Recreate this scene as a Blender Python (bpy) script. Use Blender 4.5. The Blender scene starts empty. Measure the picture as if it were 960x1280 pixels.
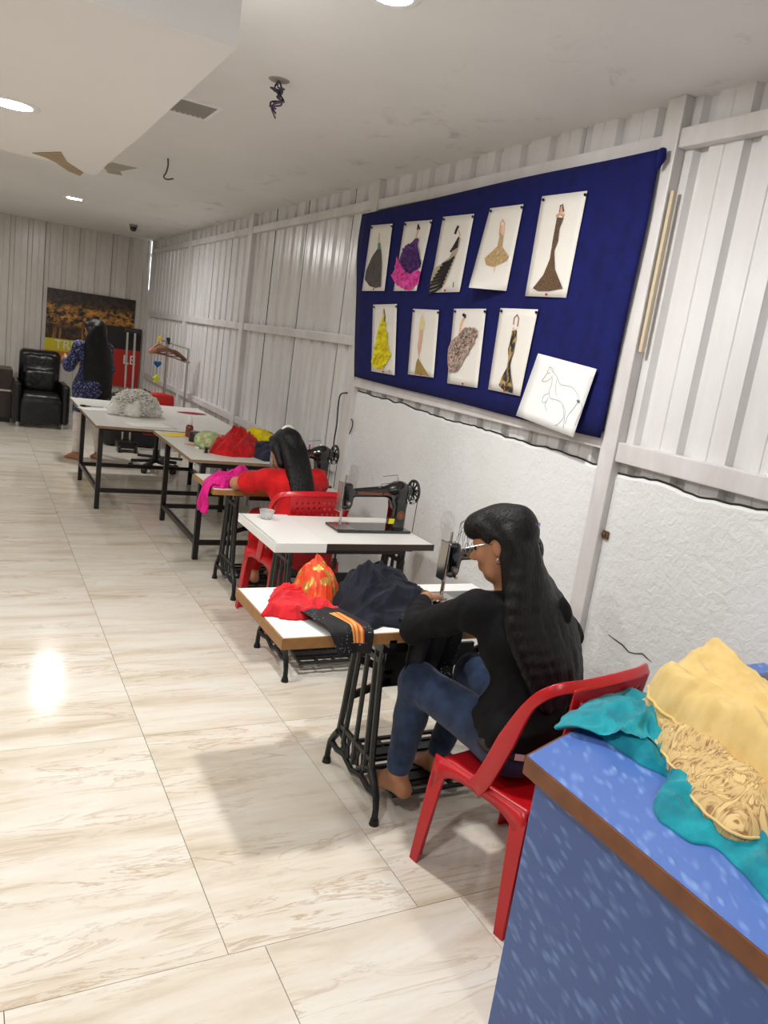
import bpy, bmesh, math, random
import numpy as np
from mathutils import Vector, Matrix

scene = bpy.context.scene
col = scene.collection
random.seed(7)
PI = math.pi

# ------------------------------------------------------------------ camera
YAW, PITCH, ROLL, FPX, CAMZ = 0.5067, 0.20354, 0.14236, 971.3, 1.72

def cam_basis():
    cy, sy = math.cos(YAW), math.sin(YAW)
    f = np.array([sy*math.cos(PITCH), cy*math.cos(PITCH), -math.sin(PITCH)])
    rt = np.array([cy, -sy, 0.0]); up = np.cross(rt, f)
    cr, sr = math.cos(ROLL), math.sin(ROLL)
    return np.array([cr*rt+sr*up, -sr*rt+cr*up, f])
CB = cam_basis()
cam_d = bpy.data.cameras.new('camera'); cam = bpy.data.objects.new('camera', cam_d); col.objects.link(cam)
cam_d.sensor_fit = 'VERTICAL'; cam_d.sensor_height = 36.0; cam_d.lens = FPX/1280*36.0
cam_d.clip_start = 0.05
m = Matrix.Identity(4)
for i in range(3):
    m[i][0] = CB[0][i]; m[i][1] = CB[1][i]; m[i][2] = -CB[2][i]
m[0][3], m[1][3], m[2][3] = 0, 0, CAMZ
cam.matrix_world = m
scene.camera = cam

def ray(x, y): return CB.T @ np.array([(x-480)/FPX, -(y-640)/FPX, 1.0])
def onz(x, y, z): d = ray(x, y); return np.array([0, 0, CAMZ]) + d*(z-CAMZ)/d[2]
def onx(x, y, X): d = ray(x, y); return np.array([0, 0, CAMZ]) + d*X/d[0]
def ony(x, y, Y): d = ray(x, y); return np.array([0, 0, CAMZ]) + d*Y/d[1]

# ------------------------------------------------------------------ world, exposure
w = bpy.data.worlds.new('world'); scene.world = w; w.use_nodes = True
w.node_tree.nodes['Background'].inputs[0].default_value = (0.86, 0.93, 1.0, 1)
w.node_tree.nodes['Background'].inputs[1].default_value = 1.6
vs = scene.view_settings
vs.view_transform = 'Standard'; vs.look = 'None'; vs.gamma = 1.0; vs.use_curve_mapping = False
vs.exposure = 0.62

# ------------------------------------------------------------------ materials
def srgb(r, g, b):
    f = lambda c: c/12.92 if c <= .04045 else ((c+.055)/1.055)**2.4
    return (f(r/255), f(g/255), f(b/255), 1)

def new_mat(name):
    mt = bpy.data.materials.new(name); mt.use_nodes = True
    nt = mt.node_tree; return mt, nt, nt.nodes['Principled BSDF']

def ramp(nt, fac, stops):
    r = nt.nodes.new('ShaderNodeValToRGB'); nt.links.new(fac, r.inputs[0])
    el = r.color_ramp.elements
    while len(el) < len(stops): el.new(0.5)
    for e, (p, c) in zip(el, stops): e.position = p; e.color = c
    return r.outputs[0]

def coords(nt, kind='Object', scale=(1, 1, 1), rot=(0, 0, 0)):
    if kind == 'World':
        g = nt.nodes.new('ShaderNodeNewGeometry'); src = g.outputs['Position']
    else:
        t = nt.nodes.new('ShaderNodeTexCoord'); src = t.outputs[kind]
    mp = nt.nodes.new('ShaderNodeMapping'); nt.links.new(src, mp.inputs[0])
    mp.inputs['Scale'].default_value = scale; mp.inputs['Rotation'].default_value = rot
    return mp.outputs[0]

def noise(nt, vec, scale, detail=4, rough=.55, dist=0):
    n = nt.nodes.new('ShaderNodeTexNoise'); nt.links.new(vec, n.inputs['Vector'])
    n.inputs['Scale'].default_value = scale; n.inputs['Detail'].default_value = detail
    n.inputs['Roughness'].default_value = rough; n.inputs['Distortion'].default_value = dist
    return n.outputs[0]

def bump(nt, b, h, strength, dist=.01):
    bn = nt.nodes.new('ShaderNodeBump'); nt.links.new(h, bn.inputs['Height'])
    bn.inputs['Strength'].default_value = strength; bn.inputs['Distance'].default_value = dist
    nt.links.new(bn.outputs[0], b.inputs['Normal']); return bn

def mix(nt, fac, a, b, mode='MIX'):
    mx = nt.nodes.new('ShaderNodeMixRGB'); mx.blend_type = mode
    for s, v in ((0, fac), (1, a), (2, b)):
        if hasattr(v, 'links'): nt.links.new(v, mx.inputs[s])
        else: mx.inputs[s].default_value = v
    return mx.outputs[0]

def M(name, c, rough=.5, metal=0, spec=.5, bscale=0, bstr=0, bdist=.005, var=0, vscale=8, kind='Object', sheen=0, coat=0):
    mt, nt, b = new_mat(name)
    b.inputs['Base Color'].default_value = c; b.inputs['Roughness'].default_value = rough
    b.inputs['Metallic'].default_value = metal; b.inputs['Specular IOR Level'].default_value = spec
    if sheen: b.inputs['Sheen Weight'].default_value = sheen
    if coat: b.inputs['Coat Weight'].default_value = coat; b.inputs['Coat Roughness'].default_value = .08
    if bscale or var: v = coords(nt, kind)
    if bscale: bump(nt, b, noise(nt, v, bscale), bstr, bdist)
    if var:
        n = noise(nt, v, vscale, 5)
        d = tuple(x*(1-var) for x in c[:3])+(1,)
        nt.links.new(ramp(nt, n, [(.3, d), (.7, c)]), b.inputs['Base Color'])
    return mt

# painted metal sheet: warm white, glossy, faint dirt streaks down the sheet
def sheet_mat(name, c1, c2, rough):
    mt, nt, b = new_mat(name)
    v = coords(nt, 'World', (2, 2, .6))
    n = noise(nt, v, 2.2, 6, .65)
    nt.links.new(ramp(nt, n, [(.3, c2), (.62, c1)]), b.inputs['Base Color'])
    v2 = coords(nt, 'World', (1, 1, 1))
    bump(nt, b, noise(nt, v2, 5, 2), .12, .02)
    b.inputs['Roughness'].default_value = rough
    return mt
m_sheet = sheet_mat('sheet_white', srgb(228, 227, 227), srgb(216, 214, 212), .26)
m_sheet_b = sheet_mat('sheet_cream', srgb(214, 209, 202), srgb(200, 194, 186), .24)
m_frame = sheet_mat('frame_paint', srgb(222, 219, 218), srgb(200, 196, 192), .4)
m_dark = M('dark_backing', srgb(38, 35, 32), .8)

def plaster_mat():
    mt, nt, b = new_mat('plaster')
    v = coords(nt, 'World')
    n1 = noise(nt, v, 1.3, 3); n2 = noise(nt, v, 26, 5, .6, .6)
    nt.links.new(ramp(nt, n1, [(.3, srgb(222, 223, 220)), (.7, srgb(236, 237, 236))]), b.inputs['Base Color'])
    bump(nt, b, n2, .55, .012); b.inputs['Roughness'].default_value = .55
    return mt
m_plaster = plaster_mat()

def ceiling_mat():
    mt, nt, b = new_mat('ceiling_paint')
    v = coords(nt, 'World')
    n = noise(nt, v, .8, 5, .6)
    base = ramp(nt, n, [(.3, srgb(224, 223, 219)), (.7, srgb(234, 233, 230))])
    # damp stains running along the wall edge of the ceiling
    g = nt.nodes.new('ShaderNodeNewGeometry'); sx = nt.nodes.new('ShaderNodeSeparateXYZ')
    nt.links.new(g.outputs['Position'], sx.inputs[0])
    mr = nt.nodes.new('ShaderNodeMapRange'); nt.links.new(sx.outputs['X'], mr.inputs[0])
    mr.inputs[1].default_value = 1.5; mr.inputs[2].default_value = 2.5
    n2 = noise(nt, coords(nt, 'World', (1, .8, 1)), 3.2, 7, .68, .7)
    st = ramp(nt, n2, [(.56, (0, 0, 0, 1)), (.68, (1, 1, 1, 1))])
    mm = nt.nodes.new('ShaderNodeMath'); mm.operation = 'MULTIPLY'
    nt.links.new(mr.outputs[0], mm.inputs[0]); nt.links.new(st, mm.inputs[1])
    m2 = nt.nodes.new('ShaderNodeMath'); m2.operation = 'MULTIPLY'; m2.inputs[1].default_value = .55
    nt.links.new(mm.outputs[0], m2.inputs[0])
    nt.links.new(mix(nt, m2.outputs[0], base, srgb(120, 108, 92)), b.inputs['Base Color'])
    b.inputs['Roughness'].default_value = .6
    bump(nt, b, noise(nt, v, 6, 3), .1, .02)
    return mt
m_ceil = ceiling_mat()
m_soffit = M('soffit_paint', srgb(236, 235, 233), .6, var=.03, vscale=1.5, kind='World')

def tile_mat():
    mt, nt, b = new_mat('marble_tile')
    oi = nt.nodes.new('ShaderNodeObjectInfo')
    ad = nt.nodes.new('ShaderNodeVectorMath'); ad.operation = 'ADD'
    g = nt.nodes.new('ShaderNodeNewGeometry'); nt.links.new(g.outputs['Position'], ad.inputs[0])
    ml = nt.nodes.new('ShaderNodeVectorMath'); ml.operation = 'SCALE'; ml.inputs[3].default_value = 37
    cx = nt.nodes.new('ShaderNodeCombineXYZ')
    for i in range(3): nt.links.new(oi.outputs['Random'], cx.inputs[i])
    nt.links.new(cx.outputs[0], ml.inputs[0]); nt.links.new(ml.outputs[0], ad.inputs[1])
    mp = nt.nodes.new('ShaderNodeMapping'); nt.links.new(ad.outputs[0], mp.inputs[0])
    mp.inputs['Rotation'].default_value = (0, 0, math.radians(-14)); mp.inputs['Scale'].default_value = (.7, 4.4, 1)
    v = mp.outputs[0]
    n1 = noise(nt, v, 1.7, 8, .62, .5)
    c1 = ramp(nt, n1, [(.28, srgb(202, 188, 164)), (.45, srgb(224, 214, 198)), (.62, srgb(234, 229, 218)), (.8, srgb(220, 208, 188))])
    n2 = noise(nt, v, 2.6, 6, .6, 1.1)
    vein = ramp(nt, n2, [(.470, (0, 0, 0, 1)), (.497, (1, 1, 1, 1)), (.52, (0, 0, 0, 1))])
    n3 = noise(nt, v, .9, 2)
    amt = ramp(nt, n3, [(.42, (0, 0, 0, 1)), (.62, (.62, .62, .62, 1))])
    f = mix(nt, 1.0, vein, amt, 'MULTIPLY')
    c2 = mix(nt, f, c1, srgb(176, 146, 110))
    n4 = noise(nt, v, 9, 4, .7)
    c3 = mix(nt, ramp(nt, n4, [(.6, (0, 0, 0, 1)), (.75, (.35, .35, .35, 1))]), c2, srgb(196, 178, 152))
    nt.links.new(c3, b.inputs['Base Color'])
    b.inputs['Roughness'].default_value = .11; b.inputs['Specular IOR Level'].default_value = .42
    bump(nt, b, noise(nt, coords(nt, 'World'), 3, 2), .025, .02)
    return mt
m_tile = tile_mat()
m_grout = M('grout', srgb(140, 124, 102), .8)

# ------------------------------------------------------------------ mesh helpers
class MB:
    def __init__(s): s.v = []; s.f = []
    def add(s, v, f):
        o = len(s.v); s.v += [tuple(p) for p in v]; s.f += [tuple(i+o for i in q) for q in f]; return s
    def box(s, c, d, R=None):
        x, y, z = d[0]/2, d[1]/2, d[2]/2
        vs_ = [(-x, -y, -z), (x, -y, -z), (x, y, -z), (-x, y, -z), (-x, -y, z), (x, -y, z), (x, y, z), (-x, y, z)]
        if R is not None: vs_ = [tuple(R @ Vector(p)) for p in vs_]
        return s.add([(p[0]+c[0], p[1]+c[1], p[2]+c[2]) for p in vs_],
                     [(3, 2, 1, 0), (4, 5, 6, 7), (0, 1, 5, 4), (1, 2, 6, 5), (2, 3, 7, 6), (3, 0, 4, 7)])
    def bb(s, x0, x1, y0, y1, z0, z1): return s.box(((x0+x1)/2, (y0+y1)/2, (z0+z1)/2), (x1-x0, y1-y0, z1-z0))
    def bar(s, a, b, wd, ht, up=(0, 0, 1)):
        a, b = Vector(a), Vector(b); d = (b-a); L = d.length; d.normalize()
        u = Vector(up)
        if abs(d.dot(u)) > .98: u = Vector((1, 0, 0))
        r = d.cross(u).normalized(); u = r.cross(d)
        R = Matrix((r, d, u)).transposed()
        return s.box((a+b)/2, (wd, L, ht), R)
    def tube(s, pts, r, n=8, cap=True, sx=1.0):
        pts = [Vector(p) for p in pts]; N = len(pts)
        rr = r if hasattr(r, '__len__') else [r]*N
        ring = []; prev = None
        for i, p in enumerate(pts):
            t = (pts[min(i+1, N-1)]-pts[max(i-1, 0)]).normalized()
            if prev is None:
                u = Vector((0, 0, 1)) if abs(t.z) < .9 else Vector((1, 0, 0))
                a = t.cross(u).normalized()
            else:
                a = (prev - t*prev.dot(t)).normalized()
            prev = a; bq = t.cross(a)
            ring.append([p + a*math.cos(2*PI*k/n)*rr[i]*sx + bq*math.sin(2*PI*k/n)*rr[i] for k in range(n)])
        o = len(s.v)
        for q in ring: s.v += [tuple(x) for x in q]
        for i in range(N-1):
            for k in range(n):
                k2 = (k+1) % n
                s.f.append((o+i*n+k, o+i*n+k2, o+(i+1)*n+k2, o+(i+1)*n+k))
        if cap:
            s.f.append(tuple(o+k for k in range(n))[::-1]); s.f.append(tuple(o+(N-1)*n+k for k in range(n)))
        return s
    def cyl(s, a, b, r, r2=None, n=14): return s.tube([a, b], [r, r if r2 is None else r2], n)
    def lathe(s, prof, c=(0, 0, 0), n=20, R=None):
        o = len(s.v)
        for (r, z) in prof:
            for k in range(n):
                p = Vector((r*math.cos(2*PI*k/n), r*math.sin(2*PI*k/n), z))
                if R is not None: p = R @ p
                s.v.append((p.x+c[0], p.y+c[1], p.z+c[2]))
        for i in range(len(prof)-1):
            for k in range(n):
                k2 = (k+1) % n
                s.f.append((o+i*n+k, o+i*n+k2, o+(i+1)*n+k2, o+(i+1)*n+k))
        s.f.append(tuple(o+k for k in range(n))[::-1]); s.f.append(tuple(o+(len(prof)-1)*n+k for k in range(n)))
        return s
    def torus(s, c, R_, r, axis='x', n=28, m_=8):
        pts = []
        for k in range(n+1):
            a = 2*PI*k/n
            d = {'x': (0, math.cos(a), math.sin(a)), 'y': (math.cos(a), 0, math.sin(a)), 'z': (math.cos(a), math.sin(a), 0)}[axis]
            pts.append((c[0]+d[0]*R_, c[1]+d[1]*R_, c[2]+d[2]*R_))
        return s.tube(pts, r, m_, False)
    def prism(s, poly, fn, t0, t1):
        # poly: 2D outline, fn(u, v, t) -> 3D
        n = len(poly); o = len(s.v)
        s.v += [tuple(fn(u, v, t0)) for u, v in poly]+[tuple(fn(u, v, t1)) for u, v in poly]
        s.f.append(tuple(o+i for i in range(n))[::-1]); s.f.append(tuple(o+n+i for i in range(n)))
        for i in range(n):
            j = (i+1) % n; s.f.append((o+i, o+j, o+n+j, o+n+i))
        return s
    def grid(s, nu, nv, fn):
        o = len(s.v)
        for i in range(nu):
            for j in range(nv): s.v.append(tuple(fn(i/(nu-1), j/(nv-1))))
        for i in range(nu-1):
            for j in range(nv-1): s.f.append((o+i*nv+j, o+(i+1)*nv+j, o+(i+1)*nv+j+1, o+i*nv+j+1))
        return s

def mk(name, mb, mat, parent=None, smooth=False, bevel=0, local=False, solid=0, sub=0, fix=False, sangle=None):
    vts, fcs = (mb.v, mb.f) if isinstance(mb, MB) else mb
    if parent is not None and not local:
        L = parent.matrix_basis.translation; pp = parent
        L = Vector(parent.get('_w', (0, 0, 0))) if '_w' in parent else L
        vts = [(p[0]-L[0], p[1]-L[1], p[2]-L[2]) for p in vts]
    me = bpy.data.meshes.new(name); me.from_pydata([tuple(map(float, p)) for p in vts], [], [tuple(map(int, q)) for q in fcs])
    if fix or bevel:
        bm = bmesh.new(); bm.from_mesh(me)
        if fix: bmesh.ops.recalc_face_normals(bm, faces=bm.faces)
        if bevel: bmesh.ops.bevel(bm, geom=[e for e in bm.edges if len(e.link_faces) == 2 and e.calc_face_angle(0) > .5], offset=bevel, segments=2, affect='EDGES', profile=.6)
        bm.to_mesh(me); bm.free()
    me.validate(); me.update()
    if smooth or sangle: me.polygons.foreach_set('use_smooth', [True]*len(me.polygons))
    if sangle: me.set_sharp_from_angle(angle=math.radians(sangle))
    me.materials.append(mat)
    o = bpy.data.objects.new(name, me); col.objects.link(o)
    if parent is not None: o.parent = parent
    if solid:
        md = o.modifiers.new('thickness', 'SOLIDIFY'); md.thickness = solid; md.offset = 0
    if sub:
        md = o.modifiers.new('subdivision', 'SUBSURF'); md.levels = sub; md.render_levels = sub
    return o

def thing(name, label, cat, loc=(0, 0, 0), rz=0, group=None):
    o = bpy.data.objects.new(name, None); col.objects.link(o); o.empty_display_size = .1
    o.location = loc; o.rotation_euler = (0, 0, rz); o['label'] = label; o['category'] = cat
    if group: o['group'] = group
    return o
def tag(o, label, cat, group=None):
    o['label'] = label; o['category'] = cat
    if group: o['group'] = group
    return o
def struct(o): o['kind'] = 'structure'; return o
def clone(root, loc, rz=None, label=None):
    r = root.copy(); col.objects.link(r); r.location = loc
    if rz is not None: r.rotation_euler = (0, 0, rz)
    if label: r['label'] = label
    for ch in list(root.children):
        c = ch.copy(); col.objects.link(c); c.parent = r
        for g in list(ch.children):
            d = g.copy(); col.objects.link(d); d.parent = c
    return r
def sub_of(parent, name, mb, mat, **k):
    # a sub-part: parent is a part mesh; both sit in the space of the same thing
    o = mk(name, mb, mat, None, **k); o.parent = parent; return o

# ------------------------------------------------------------------ room shell
W, CZ, YB = 2.45, 2.86, 13.0       # inner face of wall frame, ceiling height, back wall
XL, YR = -4.5, -3.5

floor = struct(mk('floor', MB().bb(XL-.1, 2.75, YR-.1, YB+.2, -.12, -.012), m_grout))
def tile(x0, x1, y0, y1, shared={}):
    g = .0012; key = (round(x1-x0, 3), round(y1-y0, 3))
    if key not in shared:
        mb = MB().bb(-(x1-x0)/2+g, (x1-x0)/2-g, -(y1-y0)/2+g, (y1-y0)/2-g, -.012, 0)
        o = mk('floor_tile', mb, m_tile, floor, local=True); shared[key] = o.data
    else:
        o = bpy.data.objects.new('floor_tile', shared[key]); col.objects.link(o); o.parent = floor
    o.location = ((x0+x1)/2, (y0+y1)/2, 0)
TW, TL = .625, 1.26
for i in range(-9, 4):
    x0 = .692+i*TW; x1 = min(x0+TW, 2.62)
    if x0 > 2.5: continue
    for j in range(0, 10):
        y0 = 1.778+j*TL; y1 = min(y0+TL, YB+.05)
        if y0 < YB: tile(x0, x1, y0, y1)
for i in range(-9, 4):
    x0 = .80+i*.68; x1 = min(x0+.68, 2.62)
    if x0 > 2.5: continue
    for j in range(-5, 0): tile(x0, x1, 1.778+j*TL, 1.778+(j+1)*TL)

ceiling = struct(mk('ceiling', MB().bb(XL-.1, 2.52, YR-.1, YB+.1, CZ, CZ+.12).bb(2.52, 2.70, YR-.1, 12.6, CZ, CZ+.12), m_ceil))
# dropped bulkhead in front of the ceiling, its far end sagging a little
SZ = 2.5
pa = onz(297, 60, SZ); pe = onz(120, 220, SZ)
sx1, sy0, sy1 = float(pa[0]), float(pa[1]), float(pe[1])
bulk = MB()
outline = [(-1.6, sy0), (sx1, sy0), (sx1, sy0+1.6), (sx1-.012, sy0+2.3), (sx1-.005, sy1), (sx1-.12, sy1-.04), (sx1-.3, sy1-.17), (-1.6, sy1-.25)]
bulk.prism(outline, lambda u, v, t: (u, v, t), SZ, CZ)
struct(mk('trim_1', bulk, m_soffit, fix=True))

struct(mk('wall_left', MB().bb(XL-.1, XL, YR, YB, 0, CZ), m_plaster))
struct(mk('wall_rear', MB().bb(XL, 2.6, YR-.1, YR, 0, CZ), m_plaster))

# corrugated sheets
PITCH_R = .235
def corr_profile(u0, u1):
    # trapezoid ribs: returns list of (u, depth)
    pts = [(u0, 0.0)]; k = math.floor(u0/PITCH_R)
    while True:
        b = k*PITCH_R
        for du, d in ((.0, 0), (.014, .03), (.062, .03), (.076, 0), (.15, 0), (.154, .004), (.162, .004), (.166, 0)):
            u = b+du
            if u0 < u < u1: pts.append((u, d))
        if b > u1: break
        k += 1
    pts.append((u1, 0.0)); return pts
def corr_sheet(u0, u1, z0, z1, place, mat, parent):
    pr = corr_profile(u0, u1); mb = MB()
    n = len(pr)
    for z in (z0, z1): mb.v += [tuple(place(u, d, z)) for u, d in pr]
    mb.f += [(i, i+1, n+i+1, n+i) for i in range(n-1)]
    return mk('corrugated_sheet', mb, mat, parent)

wall_right = struct(mk('wall_right', MB().bb(2.585, 2.70, YR, 12.55, 0, CZ), m_dark))
SX = W+.052
rnd = random.Random(3)
def placeR(u, d, z): return (SX+d, u, z)
posts = [(-.1, .1), (2.515, .09), (5.19, .11), (7.98, .12), (10.5, .12), (12.9, .08)]
for yc, wd in posts:
    mk('post', MB().bb(W, W+.08, yc-wd/2, yc+wd/2, 0, CZ), m_frame, wall_right, bevel=.006)
gap_after = {9: .008, 11: .012, 13: .014, 15: .01}
# sheets run from the near end of the wall to the back corner, each about four ribs wide
edges = [YR, -2.4, -1.2, -.1, 1.16, 2.515, 3.1, 4.2, 5.19, 5.62, 6.55, 7.35, 7.98, 8.75, 9.45, 10.15, 10.5, 11.4, 12.2, 12.93]
slit = {5.62: .012, 6.55: .016, 7.35: .022, 7.98: .02, 8.75: .018, 9.45: .020, 10.15: .014, 10.5: .016, 3.1: .003}
for a, b in zip(edges[:-1], edges[1:]):
    g0 = slit.get(a, 0)/2; g1 = slit.get(b, 0)/2
    z0 = 1.2 if b <= 5.2 else 0
    corr_sheet(a+g0, b-g1, z0, CZ+.02, lambda u, d, z: (SX+d+(0 if z > 1 else 0), u, z), m_sheet, wall_right)
def rail(y0, y1, z, h=.065, tilt=0):
    mk('rail', MB().bb(W+.010, W+.06, y0, y1, z-h/2, z+h/2), m_frame, wall_right, bevel=.005)
rail(-.05, 2.47, 2.70, .075); rail(2.56, 5.14, 2.69, .07); rail(5.25, 7.92, 2.70); rail(8.04, 10.44, 2.70); rail(10.56, 12.86, 2.70)
rail(-.05, 2.47, 1.435, .085); rail(2.56, 5.14, 1.47, .075)
rail(5.25, 7.92, 1.755, .07); rail(8.04, 10.44, 1.755, .07); rail(10.56, 12.86, 1.755, .07)
rail(5.25, 7.92, .80, .07); rail(8.04, 10.44, .80, .07); rail(10.56, 12.86, .80, .07)

# plaster infill below the first two bays: ragged top edge under the sheets
def infill(y0, y1, zf, parent):
    mb = MB(); n = 70; r = random.Random(int(y0*10)+50); top = []
    acc = 0
    for i in range(n):
        t = i/(n-1); acc = acc*.7+r.uniform(-.006, .006)
        top.append((y0+(y1-y0)*t, zf(t)+acc))
    for y, z in top: mb.v += [(W+.035, y, 0), (W+.035, y, z-.012), (W+.045, y, z), (W+.058, y, z+.004)]
    for i in range(n-1):
        for k in range(3): mb.f.append((i*4+k, (i+1)*4+k, (i+1)*4+k+1, i*4+k+1))
    o = mk('plaster_infill', mb, m_plaster, parent, fix=True)
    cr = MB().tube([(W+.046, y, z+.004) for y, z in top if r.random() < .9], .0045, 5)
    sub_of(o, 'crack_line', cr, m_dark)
    return o
inf0 = infill(-.05, 2.47, lambda t: 1.345+.0*t, wall_right)
infill(2.56, 5.14, lambda t: 1.352+.05*t, wall_right)
mk('plaster_infill', MB().bb(W+.035, W+.09, YR, -.15, 0, 1.34), m_plaster, wall_right)
crk = [onx(x, y, W+.034) for x, y in ((760, 793), (768, 799), (778, 806), (786, 815), (794, 817), (803, 817), (809, 823), (815, 828))]
sub_of(inf0, 'crack', MB().tube([tuple(p) for p in crk], [.0008, .002, .0028, .0024, .002, .0026, .002, .0006], 6), m_dark)

# back wall
wall_back = struct(mk('wall_back', MB().bb(XL, 2.35, YB+.09, YB+.2, 0, CZ), m_dark))
xs = [XL, -3.4, -2.3, -1.15, 0.0, .94, 1.88, 2.455]
for a, b in zip(xs[:-1], xs[1:]):
    corr_sheet(a+.002, b-.002, 0, CZ+.02, lambda u, d, z: (u, YB+d, z), m_sheet_b, wall_back)
# corner closing strips: daylight leaks where they stop short
mk('corner_strip', MB().bb(2.44, 2.60, YB-.05, YB+.03, 0, 2.12), m_frame, wall_back)
mk('corner_strip', MB().bb(2.475, 2.60, YB-.05, YB+.03, 2.12, 2.45), m_frame, wall_back)
mk('corner_strip', MB().bb(2.46, 2.60, YB-.05, YB+.03, 2.62, 2.68), m_frame, wall_back)
struct(mk('baseboard_back', MB().bb(XL, 2.42, YB-.03, YB, 0, .09), m_frame))

# ------------------------------------------------------------------ ceiling lamps
m_lampring = M('lamp_ring', srgb(240, 240, 238), .35)
def emis(name, c, s):
    mt, nt, b = new_mat(name)
    b.inputs['Base Color'].default_value = (0.8, 0.8, 0.8, 1); b.inputs['Emission Color'].default_value = c; b.inputs['Emission Strength'].default_value = s
    return mt
m_led = emis('lamp_diffuser', (1, .99, .98, 1), 14)
def downlight(x, y, z, power, label, r=.085):
    t = thing('ceiling_downlight', label, 'ceiling light', (x, y, z), group='round downlights in the ceiling')
    mk('trim_ring', MB().lathe([(r*.8, -.004), (r*1.0, -.007), (r*1.12, -.002), (r*1.12, .0)], n=32), m_lampring, t, local=True, smooth=True)
    mk('diffuser', MB().lathe([(0.001, -.004), (r*.82, -.004), (r*.82, -.001)], n=32), m_led, t, local=True)
    ld = bpy.data.lights.new('downlight_beam', 'AREA'); ld.shape = 'DISK'; ld.size = r*1.7; ld.energy = power; ld.color = (1, .985, .97)
    lo = bpy.data.objects.new('downlight_beam', ld); col.objects.link(lo); lo.parent = t; lo.location = (0, 0, -.012)
    return t
p = onz(15, 130, SZ); downlight(p[0], p[1], SZ, 15, 'bright round downlight set in the dropped bulkhead', .1)
p = onz(93, 248, CZ); downlight(p[0], p[1], CZ, 24, 'round downlight in the ceiling above the white cutting table', .1)
downlight(1.2, 2.6, CZ, 24, 'round downlight in the ceiling over the front sewing table')
downlight(1.1, -.6, CZ, 15, 'round downlight in the ceiling behind the blue counter')
downlight(-.55, .7, CZ, 22, 'round downlight in the ceiling left of the blue counter')
downlight(-2.3, 3.6, CZ, 16, 'round downlight in the left ceiling beside the bulkhead')
downlight(-2.0, 7.2, CZ, 15, 'round downlight in the left ceiling past the bulkhead')
downlight(-1.6, 10.6, CZ, 9, 'round downlight in the left ceiling near the back wall')

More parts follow.
